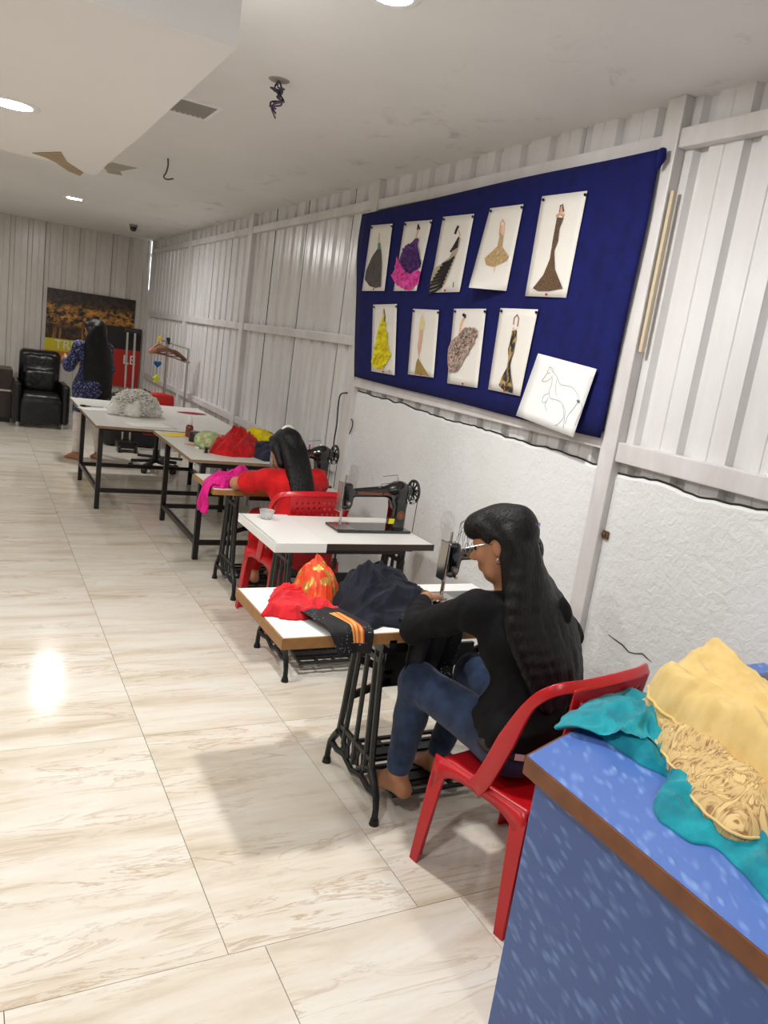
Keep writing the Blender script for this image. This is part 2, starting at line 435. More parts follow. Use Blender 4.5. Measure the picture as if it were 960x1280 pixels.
# ------------------------------------------------------------------ implicit surfaces (smooth unions meshed by surface nets)
class Field:
    def __init__(s, lo, hi, h):
        s.lo = np.array(lo, float); s.h = h
        s.n = np.ceil((np.array(hi)-s.lo)/h).astype(int)+1
        s.g = np.full(s.n, .2, np.float32)
    def _box(s, lo, hi):
        a = np.clip(np.floor((lo-s.lo)/s.h).astype(int), 0, s.n-1); b = np.clip(np.ceil((hi-s.lo)/s.h).astype(int)+1, 1, s.n)
        if (b <= a).any(): return None
        ax = [s.lo[i]+s.h*np.arange(a[i], b[i]) for i in range(3)]
        X, Y, Z = np.meshgrid(*ax, indexing='ij', sparse=True)
        return (slice(a[0], b[0]), slice(a[1], b[1]), slice(a[2], b[2])), X, Y, Z
    def _merge(s, sl, d, k, op='u'):
        g = s.g[sl]
        if op == 'u':
            hh = np.maximum(k-np.abs(g-d), 0)/k
            s.g[sl] = np.minimum(g, d)-hh*hh*k*.25
        else:
            hh = np.maximum(k-np.abs(g+d), 0)/k
            s.g[sl] = np.maximum(g, -d)+hh*hh*k*.25
    def cap(s, a, b, ra, rb=None, k=.03, op='u'):
        rb = ra if rb is None else rb
        a = np.array(a, float); b = np.array(b, float); R = max(ra, rb)+k+3*s.h
        q = s._box(np.minimum(a, b)-R, np.maximum(a, b)+R)
        if q is None: return s
        sl, X, Y, Z = q; d = b-a; L2 = d@d+1e-12
        t = np.clip(((X-a[0])*d[0]+(Y-a[1])*d[1]+(Z-a[2])*d[2])/L2, 0, 1)
        D = np.sqrt((X-a[0]-t*d[0])**2+(Y-a[1]-t*d[1])**2+(Z-a[2]-t*d[2])**2)-(ra+(rb-ra)*t)
        s._merge(sl, D.astype(np.float32), k, op); return s
    def path(s, pts, rs, k=.03):
        for i in range(len(pts)-1): s.cap(pts[i], pts[i+1], rs[i], rs[i+1], k)
        return s
    def ell(s, c, r, R=None, k=.03, op='u'):
        c = np.array(c, float); r = np.array(r, float); m_ = r.max()+k+3*s.h
        q = s._box(c-m_, c+m_)
        if q is None: return s
        sl, X, Y, Z = q; x, y, z = X-c[0], Y-c[1], Z-c[2]
        if R is not None:
            R = np.array(R)   # rows: local axes
            x, y, z = [R[i][0]*x+R[i][1]*y+R[i][2]*z for i in range(3)]
        k0 = np.sqrt((x/r[0])**2+(y/r[1])**2+(z/r[2])**2)
        k1 = np.sqrt((x/r[0]**2)**2+(y/r[1]**2)**2+(z/r[2]**2)**2)+1e-9
        s._merge(sl, (k0*(k0-1)/k1).astype(np.float32), k, op); return s
    def rbox(s, c, hd, r=.01, k=.01, R=None, op='u'):
        c = np.array(c, float); m_ = np.linalg.norm(hd)+k+3*s.h
        q = s._box(c-m_, c+m_)
        if q is None: return s
        sl, X, Y, Z = q; x, y, z = X-c[0], Y-c[1], Z-c[2]
        if R is not None:
            R = np.array(R); x, y, z = [R[i][0]*x+R[i][1]*y+R[i][2]*z for i in range(3)]
        qx, qy, qz = [np.abs(v)-(e-r) for v, e in zip((x, y, z), hd)]
        D = np.sqrt(np.maximum(qx, 0)**2+np.maximum(qy, 0)**2+np.maximum(qz, 0)**2)+np.minimum(np.maximum(np.maximum(qx, qy), qz), 0)-r
        s._merge(sl, D.astype(np.float32), k, op); return s
    def cut(s, p0, nrm, k=.004):
        # keep the side the normal points away from
        X, Y, Z = np.meshgrid(*[s.lo[i]+s.h*np.arange(s.n[i]) for i in range(3)], indexing='ij', sparse=True)
        D = ((X-p0[0])*nrm[0]+(Y-p0[1])*nrm[1]+(Z-p0[2])*nrm[2]).astype(np.float32)
        s.g = np.maximum(s.g, D); return s
    def wob(s, amp, freq, seed=0, stretch=(1, 1, 1)):
        r = np.random.RandomState(seed)
        X, Y, Z = np.meshgrid(*[s.lo[i]+s.h*np.arange(s.n[i]) for i in range(3)], indexing='ij', sparse=True)
        N = 0
        for o in range(4):
            f = freq*(1.7**o); d = r.normal(size=(3, 3)); 
            for q in d:
                q = q/np.linalg.norm(q)*f*np.array(stretch)
                N = N + np.sin(X*q[0]+Y*q[1]+Z*q[2]+r.uniform(0, 6.28))/(1.6**o)/3
        s.g = s.g+(amp*N).astype(np.float32); return s
    def mesh(s):
        g = s.g.copy()
        g[0], g[-1] = .2, .2; g[:, 0], g[:, -1] = .2, .2; g[:, :, 0], g[:, :, -1] = .2, .2
        ins = g < 0
        nx, ny, nz = g.shape
        cnt = np.zeros((nx-1, ny-1, nz-1), np.int16); acc = np.zeros((nx-1, ny-1, nz-1, 3), np.float32)
        cr = {}
        for ax in range(3):
            a = [slice(None)]*3; b = [slice(None)]*3; a[ax] = slice(0, -1); b[ax] = slice(1, None)
            ga, gb = g[tuple(a)], g[tuple(b)]; c = (ga < 0) != (gb < 0); cr[ax] = c
            idx = np.argwhere(c)
            if not len(idx): continue
            va, vb = ga[c], gb[c]; t = va/(va-vb)
            pos = idx.astype(np.float32); pos[:, ax] += t
            o1, o2 = [i for i in range(3) if i != ax]
            for d1 in (0, -1):
                for d2 in (0, -1):
                    ii = idx.copy(); ii[:, o1] += d1; ii[:, o2] += d2
                    ok = (ii >= 0).all(1) & (ii[:, 0] < nx-1) & (ii[:, 1] < ny-1) & (ii[:, 2] < nz-1)
                    q = ii[ok]
                    np.add.at(acc, (q[:, 0], q[:, 1], q[:, 2]), pos[ok]); np.add.at(cnt, (q[:, 0], q[:, 1], q[:, 2]), 1)
        m_ = cnt > 0; vid = np.full(cnt.shape, -1, np.int64); vid[m_] = np.arange(m_.sum())
        V = acc[m_]/cnt[m_][:, None]*s.h+s.lo
        F = []
        for ax in range(3):
            idx = np.argwhere(cr[ax]); o1, o2 = (ax+1) % 3, (ax+2) % 3
            ok = (idx[:, o1] > 0) & (idx[:, o2] > 0); idx = idx[ok]
            qd = []
            for d1, d2 in ((-1, -1), (0, -1), (0, 0), (-1, 0)):
                ii = idx.copy(); ii[:, o1] += d1; ii[:, o2] += d2; qd.append(vid[ii[:, 0], ii[:, 1], ii[:, 2]])
            qd = np.stack(qd, 1); inside = g[idx[:, 0], idx[:, 1], idx[:, 2]] < 0
            qd[~inside] = qd[~inside][:, ::-1]; F.append(qd)
        F = np.concatenate(F)
        return V, F

def mkf(name, fld, mat, parent=None, local=False, relax=1):
    V, F = fld.mesh()
    # light Laplacian relaxation removes grid stair steps
    for _ in range(relax):
        S = np.zeros_like(V); C = np.zeros(len(V))
        for i in range(4):
            a, b = F[:, i], F[:, (i+1) % 4]
            for k in range(3):
                S[:, k] += np.bincount(a, V[b, k], len(V))+np.bincount(b, V[a, k], len(V))
            C += np.bincount(a, minlength=len(V))+np.bincount(b, minlength=len(V))
        V = V*.45+.55*S/np.maximum(C, 1)[:, None]
    L = np.zeros(3)
    if parent is not None and not local: L = np.array(parent.get('_w', tuple(parent.location)))
    V = V-L
    me = bpy.data.meshes.new(name)
    me.vertices.add(len(V)); me.vertices.foreach_set('co', V.astype(np.float32).ravel())
    me.loops.add(len(F)*4); me.loops.foreach_set('vertex_index', F.astype(np.int32).ravel())
    me.polygons.add(len(F)); me.polygons.foreach_set('loop_start', np.arange(0, len(F)*4, 4, dtype=np.int32))
    me.polygons.foreach_set('use_smooth', np.ones(len(F), bool))
    me.update(calc_edges=True); me.validate()
    me.materials.append(mat)
    o = bpy.data.objects.new(name, me); col.objects.link(o)
    if parent is not None: o.parent = parent
    return o

# ------------------------------------------------------------------ cloth settled by position-based dynamics
def cloth(nx, ny, sx, sy, start, colliders, steps=90, its=6, seed=0, grav=9.8, repel=True, bend=.12, fric=.6, pins=None):
    """start(u,v)->xyz arrays; returns (nx,ny,3) settled positions"""
    r = np.random.RandomState(seed)
    U, V = np.meshgrid(np.linspace(0, 1, nx), np.linspace(0, 1, ny), indexing='ij')
    Pn = np.stack(start(U, V), -1).astype(float)
    Pn += r.normal(0, .002, Pn.shape)
    vel = np.zeros_like(Pn); dx, dy = sx/(nx-1), sy/(ny-1); dt = 1/60
    cons = [((1, 0), dx, 1.), ((0, 1), dy, 1.), ((1, 1), math.hypot(dx, dy), .5), ((1, -1), math.hypot(dx, dy), .5), ((2, 0), 2*dx, bend), ((0, 2), 2*dy, bend)]
    def sl(a, n): return (slice(0, n-a), slice(a, n)) if a >= 0 else (slice(-a, n), slice(0, n+a))
    rad = .95*min(dx, dy)
    I, J = np.meshgrid(np.arange(nx), np.arange(ny), indexing='ij'); I, J = I.ravel(), J.ravel()
    for st in range(steps):
        vel[..., 2] -= grav*dt; vel *= .94
        old = Pn.copy(); Pn = Pn+vel*dt
        if repel and st % 3 == 0:
            Q = Pn.reshape(-1, 3).astype(np.float32); sq = (Q*Q).sum(1)
            D2 = sq[:, None]+sq[None]-2*Q@Q.T
            a, b = np.nonzero(D2 < rad*rad)
            ok = (a < b) & (np.maximum(np.abs(I[a]-I[b]), np.abs(J[a]-J[b])) > 2); a, b = a[ok], b[ok]
            if len(a):
                d = Q[a]-Q[b]; L = np.sqrt((d*d).sum(1))+1e-6; c = (d.T*((rad-L)/L*.4)).T
                PF = Pn.reshape(-1, 3)
                for k in range(3):
                    PF[:, k] += np.clip(np.bincount(a, c[:, k], len(Q))-np.bincount(b, c[:, k], len(Q)), -.01, .01)
                Pn = PF.reshape(nx, ny, 3)
        for it in range(its):
            D = np.zeros_like(Pn); C = np.zeros((nx, ny, 1))
            for (a, b), L0, kk in cons:
                ax, bx = sl(a, nx); ay, by = sl(b, ny)
                d = Pn[bx, by]-Pn[ax, ay]; L = np.sqrt((d*d).sum(-1, keepdims=True))+1e-9
                c = d*((L-L0)/L*.5*kk)
                D[ax, ay] += c; D[bx, by] -= c; C[ax, ay] += 1; C[bx, by] += 1
            Pn += D/C*2.2
            if pins is not None:
                for (i, j), tg in pins: Pn[i, j] = tg
        for f in colliders: f(Pn, old, fric)
        vel = (Pn-old)/dt
        sp = np.sqrt((vel*vel).sum(-1, keepdims=True)); vel *= np.minimum(1, 2.5/np.maximum(sp, 1e-6))
    return Pn
def c_table(x0, x1, y0, y1, z, depth=.3):
    e = .005
    def f(Pn, old, fr):
        X, Y, Z = Pn[..., 0], Pn[..., 1], Pn[..., 2]
        ins = (X > x0-e) & (X < x1+e) & (Y > y0-e) & (Y < y1+e) & (Z < z+e) & (Z > z-depth)
        if not ins.any(): return
        top = z+e-Z; dl = X-(x0-e); dr = x1+e-X; df = Y-(y0-e); db = y1+e-Y
        side = np.minimum(np.minimum(dl, dr), np.minimum(df, db))
        t = ins & (top <= side+.02)
        Pn[..., 2][t] = z+e
        Pn[..., :2][t] = old[..., :2][t]*fr+Pn[..., :2][t]*(1-fr)
        s = ins & ~t
        for mm, ax, val in ((dl, 0, x0-e), (dr, 0, x1+e), (df, 1, y0-e), (db, 1, y1+e)):
            q = s & (mm <= side+1e-9); Pn[..., ax][q] = val
    return f
def c_ell(c, r):
    c = np.array(c); r = np.array(r)
    def f(Pn, old, fr):
        d = (Pn-c)/r; L = np.sqrt((d*d).sum(-1)); q = L < 1
        if q.any():
            Pn[q] = c+(d[q]/np.maximum(L[q], 1e-4)[:, None])*r
            Pn[..., :2][q] = old[..., :2][q]*fr*.7+Pn[..., :2][q]*(1-fr*.7)
    return f
def c_floor(z=0.0):
    def f(Pn, old, fr):
        q = Pn[..., 2] < z+.004
        Pn[..., 2][q] = z+.004; Pn[..., :2][q] = old[..., :2][q]
    return f
def bumps(seed, n=10, f=9):
    r = np.random.RandomState(seed); D = r.normal(size=(n, 2)); D = D/np.linalg.norm(D, axis=1)[:, None]*r.uniform(f*.4, f*1.6, (n, 1)); ph = r.uniform(0, 6.28, n)
    return lambda U, V: sum(np.sin(D[i, 0]*U+D[i, 1]*V+ph[i]) for i in range(n))/math.sqrt(n)
def crumple(cx, cy, z, wx, wy, seed, amp=.05, rot=0, f=9):
    b1, b2, b3 = bumps(seed, f=f), bumps(seed+1, f=f), bumps(seed+2, f=f)
    c, s_ = math.cos(rot), math.sin(rot)
    def st(U, V):
        a = (U-.5)*wx+b1(U, V)*amp*.5; b = (V-.5)*wy+b2(U, V)*amp*.5
        return cx+a*c-b*s_, cy+a*s_+b*c, z+b3(U, V)*amp+amp*1.6
    return st
def cloth_obj(name, Pn, mat, parent=None, sub=1, th=.0025):
    nx, ny = Pn.shape[:2]; V = Pn.reshape(-1, 3)
    F = [(i*ny+j, (i+1)*ny+j, (i+1)*ny+j+1, i*ny+j+1) for i in range(nx-1) for j in range(ny-1)]
    c = V.mean(0); base = np.array([c[0], c[1], V[:, 2].min()])
    if parent is None: V = V-base
    o = mk(name, ([tuple(p) for p in V], F), mat, parent, smooth=True)
    if parent is None: o.location = tuple(base)
    u = o.data.uv_layers.new(name='weave')
    uvs = []
    for q in F:
        for k in q: uvs += [(k//ny)/(nx-1), (k % ny)/(ny-1)]
    u.data.foreach_set('uv', uvs)
    md = o.modifiers.new('subdivision', 'SUBSURF'); md.levels = sub; md.render_levels = sub
    md = o.modifiers.new('thickness', 'SOLIDIFY'); md.thickness = th; md.offset = 0
    return o

def fabric(name, c, rough=.85, c2=None, weave=0, sheen=.15, bstr=.25, bsc=60):
    mt, nt, b = new_mat(name)
    b.inputs['Roughness'].default_value = rough; b.inputs['Specular IOR Level'].default_value = .25
    b.inputs['Sheen Weight'].default_value = sheen
    v = coords(nt, 'Object')
    c2 = c2 or tuple(x*.82 for x in c[:3])+(1,)
    nt.links.new(ramp(nt, noise(nt, v, 14, 5), [(.35, c2), (.65, c)]), b.inputs['Base Color'])
    bump(nt, b, noise(nt, v, bsc, 5, .7), bstr, .004)
    return mt

# ------------------------------------------------------------------ crumpled cloth heaps: ridged folds over a mound with a traced foot outline
def perlin(x, y, seed=0):
    r = np.random.RandomState(seed); G = r.normal(size=(64, 64, 2)); G /= np.linalg.norm(G, axis=2, keepdims=True)
    xi, yi = np.floor(x).astype(int), np.floor(y).astype(int); xf, yf = x-xi, y-yi
    def d(i, j): g = G[(xi+i) % 64, (yi+j) % 64]; return g[..., 0]*(xf-i)+g[..., 1]*(yf-j)
    f = lambda t: t*t*t*(t*(t*6-15)+10)
    u, v = f(xf), f(yf)
    return (d(0, 0)*(1-u)+d(1, 0)*u)*(1-v)+(d(0, 1)*(1-u)+d(1, 1)*u)*v
def ridges(x, y, fs, seed, ang=0, aniso=2.2):
    """sharp creases running mostly along direction ang"""
    wx = x+perlin(x*fs*.35, y*fs*.35, seed+1)*.55/fs*1.6; wy = y+perlin(x*fs*.35+9, y*fs*.35, seed+2)*.55/fs*1.6
    c, s = math.cos(ang), math.sin(ang); a, b = (wx*c+wy*s)*fs/aniso, (-wx*s+wy*c)*fs
    out = 0
    for o, (k, w_) in enumerate(((1, 1.), (2.1, .42), (4.3, .16))):
        n = perlin(a*k+3.1*o, b*k, seed+10+o)
        out = out+w_*((1-np.minimum(1, np.abs(n)*2.3))**1.5)
    return out/1.4
def heap(name, outline, zb, H, mat, seed, fs=9, famp=.03, ang=0, peaks=(), edge=.003, plateau=3.0, lat=.012, nb=170, nr=60, aniso=2.2, rag=.004, hem=0):
    """outline: (x, y) foot of the heap; peaks: (x, y, height, radius)"""
    P = np.array(outline, float); Q = np.vstack([P, P[:1]]); seg = np.sqrt(((Q[1:]-Q[:-1])**2).sum(1)); cum = np.r_[0, np.cumsum(seg)]
    t = np.linspace(0, cum[-1], nb, endpoint=False); B = np.stack([np.interp(t, cum, Q[:, 0]), np.interp(t, cum, Q[:, 1])], 1)
    for _ in range(2): B = .5*B+.25*(np.roll(B, 1, 0)+np.roll(B, -1, 0))
    c = B.mean(0); r = np.linspace(0, 1, nr+1)[1:]
    rs = np.random.RandomState(seed); ph = rs.uniform(0, 6.28, 4); th = np.arange(nb)/nb*2*PI
    B = B+(B-c)/np.linalg.norm(B-c, axis=1)[:, None]*(rag*sum(np.sin(th*k+ph[i])/(1+i*.3) for i, k in enumerate((7, 13, 23, 41))))[:, None]
    X = c[0]+(B[:, 0]-c[0])[None]*r[:, None]; Y = c[1]+(B[:, 1]-c[1])[None]*r[:, None]; R = np.repeat(r[:, None], nb, 1)
    X = np.vstack([np.full((1, nb), c[0]), X]); Y = np.vstack([np.full((1, nb), c[1]), Y]); R = np.vstack([np.zeros((1, nb)), R])
    env = np.clip(1-R**plateau, 0, 1)**.75
    Zh = H*env
    for (px, py, h, rad) in peaks: Zh = Zh+h*np.exp(-((X-px)**2+(Y-py)**2)/rad**2)*np.clip(env*1.6, 0, 1)
    rd = ridges(X, Y, fs, seed, ang, aniso)
    Z = zb+edge+Zh*(.80+.2*rd)+famp*rd*np.clip((1-R**6), .12, 1)
    X = X+lat*perlin(X*fs*.8, Y*fs*.8, seed+31)*(1-R**4)*2; Y = Y+lat*perlin(X*fs*.8, Y*fs*.8+5, seed+33)*(1-R**4)*2
    V = [(X[0, 0], Y[0, 0], Z[0].mean())]; 
    for i in range(1, nr+1): V += [tuple(q) for q in np.stack([X[i], Y[i], Z[i]], 1)]
    V += [(X[nr, k], Y[nr, k], zb+.0012) for k in range(nb)]
    F = [(0, 1+k, 1+(k+1) % nb) for k in range(nb)]
    for i in range(nr):
        F += [(1+i*nb+k, 1+(i+1)*nb+k, 1+(i+1)*nb+(k+1) % nb, 1+i*nb+(k+1) % nb) for k in range(nb)]
    base = (float(c[0]), float(c[1]), zb)
    o = mk(name, ([(v[0]-base[0], v[1]-base[1], v[2]-base[2]) for v in V], F), mat, smooth=True); o.location = base
    if hem:
        hp = [(X[nr, k]-base[0], Y[nr, k]-base[1], Z[nr, k]-base[2]) for k in list(range(nb))+[0]]
        mk('hem', MB().tube(hp, hem, 6, False), mat, o, local=True, smooth=True)
    u = o.data.uv_layers.new(name='weave'); co = np.array(V); uv = np.stack([(co[:, 0]-c[0])*2, (co[:, 1]-c[1])*2], 1)
    li = np.zeros(len(o.data.loops), int); o.data.loops.foreach_get('vertex_index', li); u.data.foreach_set('uv', uv[li].ravel())
    return o
def foot(z, pts): return [tuple(onz(x, y, z)[:2]) for x, y in pts]
def drape2(edge_a, edge_b, inward, outward_gap, Lt, drop, z, seed, slant=0, waves=3, amp=.012, n=(34, 44), taper=0, sag=0):
    """sheet lying Lt deep on a top and hanging over its edge a-b by drop"""
    A, Bq, inn = np.array(edge_a, float), np.array(edge_b, float), np.array(inward, float); nu, nv = n; P = np.zeros((nu, nv, 3))
    U, V = np.meshgrid(np.linspace(0, 1, nu), np.linspace(0, 1, nv), indexing='ij'); S = V*(Lt+drop)
    w_ = amp*np.sin(waves*2*PI*U+1.6*np.sin(2.2*V+seed)+seed)*(.45+.55*V)+amp*1.1*perlin(U*4+seed, V*3, seed)
    wd = 1-taper*np.clip((S-Lt)/max(drop, 1e-6), 0, 1)
    for k in range(2): P[..., k] = A[k]+(Bq[k]-A[k])*(.5+(U-.5)*wd)+(Bq[k]-A[k])*slant*V
    on = S < Lt; q = np.clip(S-Lt, 0, None)
    off = np.where(on, Lt-S, -(outward_gap+amp+w_*1.0+.008*np.minimum(1, q/.04)))
    for k in range(2): P[..., k] += inn[k]*off
    P[..., 2] = np.where(on, z+.008+amp*.6+np.abs(w_)*1.2, z+.006+amp*.6-q+sag*np.sin(PI*U)*np.minimum(1, q/.1))
    for _ in range(2): P[:, 1:-1] = .5*P[:, 1:-1]+.25*(P[:, :-2]+P[:, 2:])
    return P

# ------------------------------------------------------------------ common object materials
m_iron = M('cast_iron', srgb(34, 36, 36), .42, .3, bscale=40, bstr=.12)
m_blacktube = M('black_paint_tube', srgb(24, 22, 22), .4)
m_laminate = M('white_laminate', srgb(238, 238, 236), .28, spec=.5, var=.03, vscale=4)
m_laminate_old = M('worn_laminate', srgb(228, 226, 220), .35, var=.05, vscale=6)
m_woodedge = M('light_wood_edge', srgb(168, 122, 70), .5, var=.25, vscale=30)
m_brownedge = M('brown_edge', srgb(58, 42, 34), .45, var=.2, vscale=20)
m_thinedge = M('ply_edge', srgb(150, 122, 92), .55, var=.3, vscale=25)
m_chrome = M('chrome', srgb(190, 188, 184), .22, 1)
m_enamel = M('black_enamel', srgb(12, 12, 13), .16, 0, .6, coat=.6)
m_gold = M('gold_decal', srgb(196, 140, 48), .4, .4)
m_orange = M('orange_decal', srgb(128, 62, 34), .45)
m_paperw = M('white_paper', srgb(238, 236, 230), .6)
m_red = M('red_plastic', srgb(190, 16, 26), .3, spec=.5, bscale=90, bstr=.03)
m_blackplastic = M('black_plastic', srgb(20, 20, 21), .4)
m_belt = M('leather_belt', srgb(30, 28, 34), .6)

def text_mesh(name, s, size, mat, parent, loc, rot, extr=.0006, align='CENTER'):
    c = bpy.data.curves.new(name, 'FONT'); c.body = s; c.size = size; c.extrude = extr; c.align_x = align; c.align_y = 'CENTER'
    o = bpy.data.objects.new(name, c); col.objects.link(o)
    dg = bpy.context.evaluated_depsgraph_get(); me = bpy.data.meshes.new_from_object(o.evaluated_get(dg))
    bpy.data.objects.remove(o); me.materials.clear(); me.materials.append(mat)
    o = bpy.data.objects.new(name, me); col.objects.link(o); o.parent = parent; o.location = loc; o.rotation_euler = rot
    return o

# ------------------------------------------------------------------ treadle sewing tables
ZT = .74
side_cache = {}
def side_frame_mesh():
    mb = MB(); T = .02
    def pl(pts, wd=.022, th=.024):
        for a, b in zip(pts[:-1], pts[1:]):
            mb.bar((0, a[0], a[1]), (0, b[0], b[1]), th, wd, up=(0, 0, 1) if abs(a[1]-b[1]) < abs(a[0]-b[0]) else (0, 1, 0))
    for s in (-1, 1):
        mb.cyl((0, s*.225, 0), (0, s*.225, .022), .02, .016, 10)                               # round foot pad
        mb.tube([(0, s*.225, .018), (0, s*.223, .06), (0, s*.212, .105), (0, s*.178, .15), (0, s*.145, .185)], [.014, .013, .015, .018, .02], 8, sx=.8)
        mb.tube([(0, s*.15, .18), (0, s*.135, .3), (0, s*.105, .60)], .0125, 6)                 # outer column
        mb.tube([(0, s*.10, .15), (0, s*.088, .3), (0, s*.066, .60)], .011, 6)
        mb.tube([(0, s*.205, .11), (0, s*.15, .10), (0, s*.085, .115), (0, s*.0, .09)], .013, 6)  # lower arch
        mb.tube([(0, s*.15, .185), (0, s*.09, .165), (0, s*.04, .12)], .009, 6)
        mb.torus((0, s*.085, .625), .02, .008, 'x', 14, 6)                                     # cast ring
        mb.tube([(0, s*.105, .60), (0, s*.105, .66), (0, s*.125, .70)], .012, 6)
        mb.tube([(0, s*.066, .60), (0, s*.062, .66), (0, s*.06, .70)], .010, 6)
    mb.tube([(0, 0, .12), (0, 0, .33), (0, 0, .62)], .010, 6)
    for z in (.215,): mb.bar((0, -.13, z), (0, .13, z), .014, .018)
    for k in range(5): mb.tube([(0, -.085+.0425*k, .13), (0, -.064+.0425*k, .205)], .006, 5); mb.tube([(0, -.064+.0425*k, .13), (0, -.085+.0425*k, .205)], .006, 5)
    mb.bar((0, -.17, .695), (0, .17, .695), .03, .03); mb.bar((0, -.12, .60), (0, .12, .60), .016, .022)
    return mb

def sewing_table(label, x0, x1, y0, y1, sx0, sx1, top_mat, edge_mat, th=.04, brace_text=None, fy=None, drawer=False):
    yc = (y0+y1)/2-.01 if fy is None else fy
    t = thing('sewing_table', label, 'sewing table', ((x0+x1)/2, yc, 0), group='treadle sewing tables by the wall')
    e = .006
    mk('tabletop', MB().bb(x0+e, x1-e, y0+e, y1-e, ZT-th, ZT), top_mat, t, bevel=.002)
    mk('edge_band', MB().bb(x0, x1, y0, y0+e, ZT-th, ZT-.002).bb(x0, x1, y1-e, y1, ZT-th, ZT-.002).bb(x0, x0+e, y0+e, y1-e, ZT-th, ZT-.002).bb(x1-e, x1, y0+e, y1-e, ZT-th, ZT-.002), edge_mat, t)
    for sx in (sx0, sx1):
        o = mk('side_frame', side_cache['m'] if 'm' in side_cache else side_frame_mesh(), m_iron, t, local=True, sangle=40)
        o.location = (sx-(x0+x1)/2, 0, 0)
    X = (sx0+sx1)/2; hw = (sx1-sx0)/2
    # rear cross brace: shallow X with a name plate in the middle
    br = MB()
    yb = yc+.13
    br.bar((sx0, yb, .52), (X-.12, yb, .44), .014, .03).bar((sx0, yb, .34), (X-.12, yb, .40), .014, .03)
    br.bar((sx1, yb, .52), (X+.12, yb, .44), .014, .03).bar((sx1, yb, .34), (X+.12, yb, .40), .014, .03)
    br.bar((X-.16, yb, .42), (X+.16, yb, .42), .014, .09)
    bo = mk('cross_brace', br, m_iron, t)
    # front apron, belt wheel, treadle
    ap = MB().bb(sx0-.01, sx0+.30, y0+.05, y1-.06, ZT-th-.062, ZT-th) if drawer else MB().bb(sx0+.06, sx1-.02, y0+.10, y0+.122, ZT-th-.05, ZT-th)
    mk('under_box', ap, m_blackplastic, t, bevel=.003)
    if brace_text:
        bd = mk('name_board', MB().bb(sx0+.14, sx1-.06, yc+.10, yc+.115, .46, .56), m_blackplastic, t)
        x_ = (sx0+.14+sx1-.06)/2-(x0+x1)/2
        tx = text_mesh('lettering', brace_text, .085, m_brownletters, bd, (x_-.02, .0985, .51), (PI/2, 0, 0))
    wl = MB().torus((sx1-.09, yc+.02, .33), .145, .014, 'x', 32, 8).cyl((sx1-.12, yc+.02, .33), (sx1-.06, yc+.02, .33), .022)
    for k in range(6):
        a = k*PI/3; wl.bar((sx1-.09, yc+.02, .33), (sx1-.09, yc+.02+.14*math.cos(a), .33+.14*math.sin(a)), .012, .016, up=(1, 0, 0))
    mk('drive_wheel', wl, m_iron, t, sangle=45)
    tr = MB(); tx0, tx1, ty0, ty1, tz = sx0+.10, sx1-.16, yc-.17, yc+.16, .085
    for k in range(5):
        x = tx0+(tx1-tx0)*k/4; tr.bar((x, ty0, tz-.02), (x, ty1, tz+.03), .014, .014)
    for k in range(9):
        y = ty0+(ty1-ty0)*k/8; zz = tz-.02+.05*k/8; wd = .05 if k in (2, 6) else .016
        tr.bar((tx0-.008, y, zz+.004), (tx1+.008, y, zz+.004), wd, .012)
    mk('treadle', tr, m_iron, t)
    mk('treadle_axle', MB().cyl((sx0, yc, tz-.005), (sx1, yc, tz-.005), .009).cyl((sx1-.13, yc+.10, tz+.02), (sx1-.10, yc+.04, .27), .008), m_iron, t)
    return t
m_brownletters = M('cast_letters', srgb(92, 60, 40), .5)
def set_local_anchor(): pass

side_cache['m'] = side_frame_mesh()
# front table (left leaf raised), middle table, rear table
T1X = (.945, 2.02); M1Y = (2.27, 2.79)
tbl1 = sewing_table('white topped sewing table with light wood edge, heaped with red and navy cloth', .945, 2.06, 2.27, 2.79, 1.375, 2.0, m_laminate, m_woodedge, .042, 'USHA', 2.44, True)
tbl2 = sewing_table('white topped sewing table with dark brown edge and a bare machine, against the plaster wall', 1.335, 2.235, 3.42, 4.0, 1.47, 2.13, m_laminate_old, m_brownedge, .035, None, 3.66)
tbl3 = sewing_table('sewing table with brown edge under the magenta cloth, before the woman in red', 1.35, 2.25, 4.62, 5.12, 1.56, 2.15, m_laminate_old, m_woodedge, .035, None, 4.88)
# white plastic wrap over the left end of the middle table
mk('plastic_wrap', MB().bb(1.325, 1.60, 3.412, 3.425, ZT-.045, ZT+.004).bb(1.325, 1.60, 3.42, 4.0, ZT+.0005, ZT+.004).bb(1.322, 1.336, 3.415, 4.005, ZT-.042, ZT+.004),
   M('milky_plastic', srgb(228, 228, 224), .3), tbl2, bevel=.003)

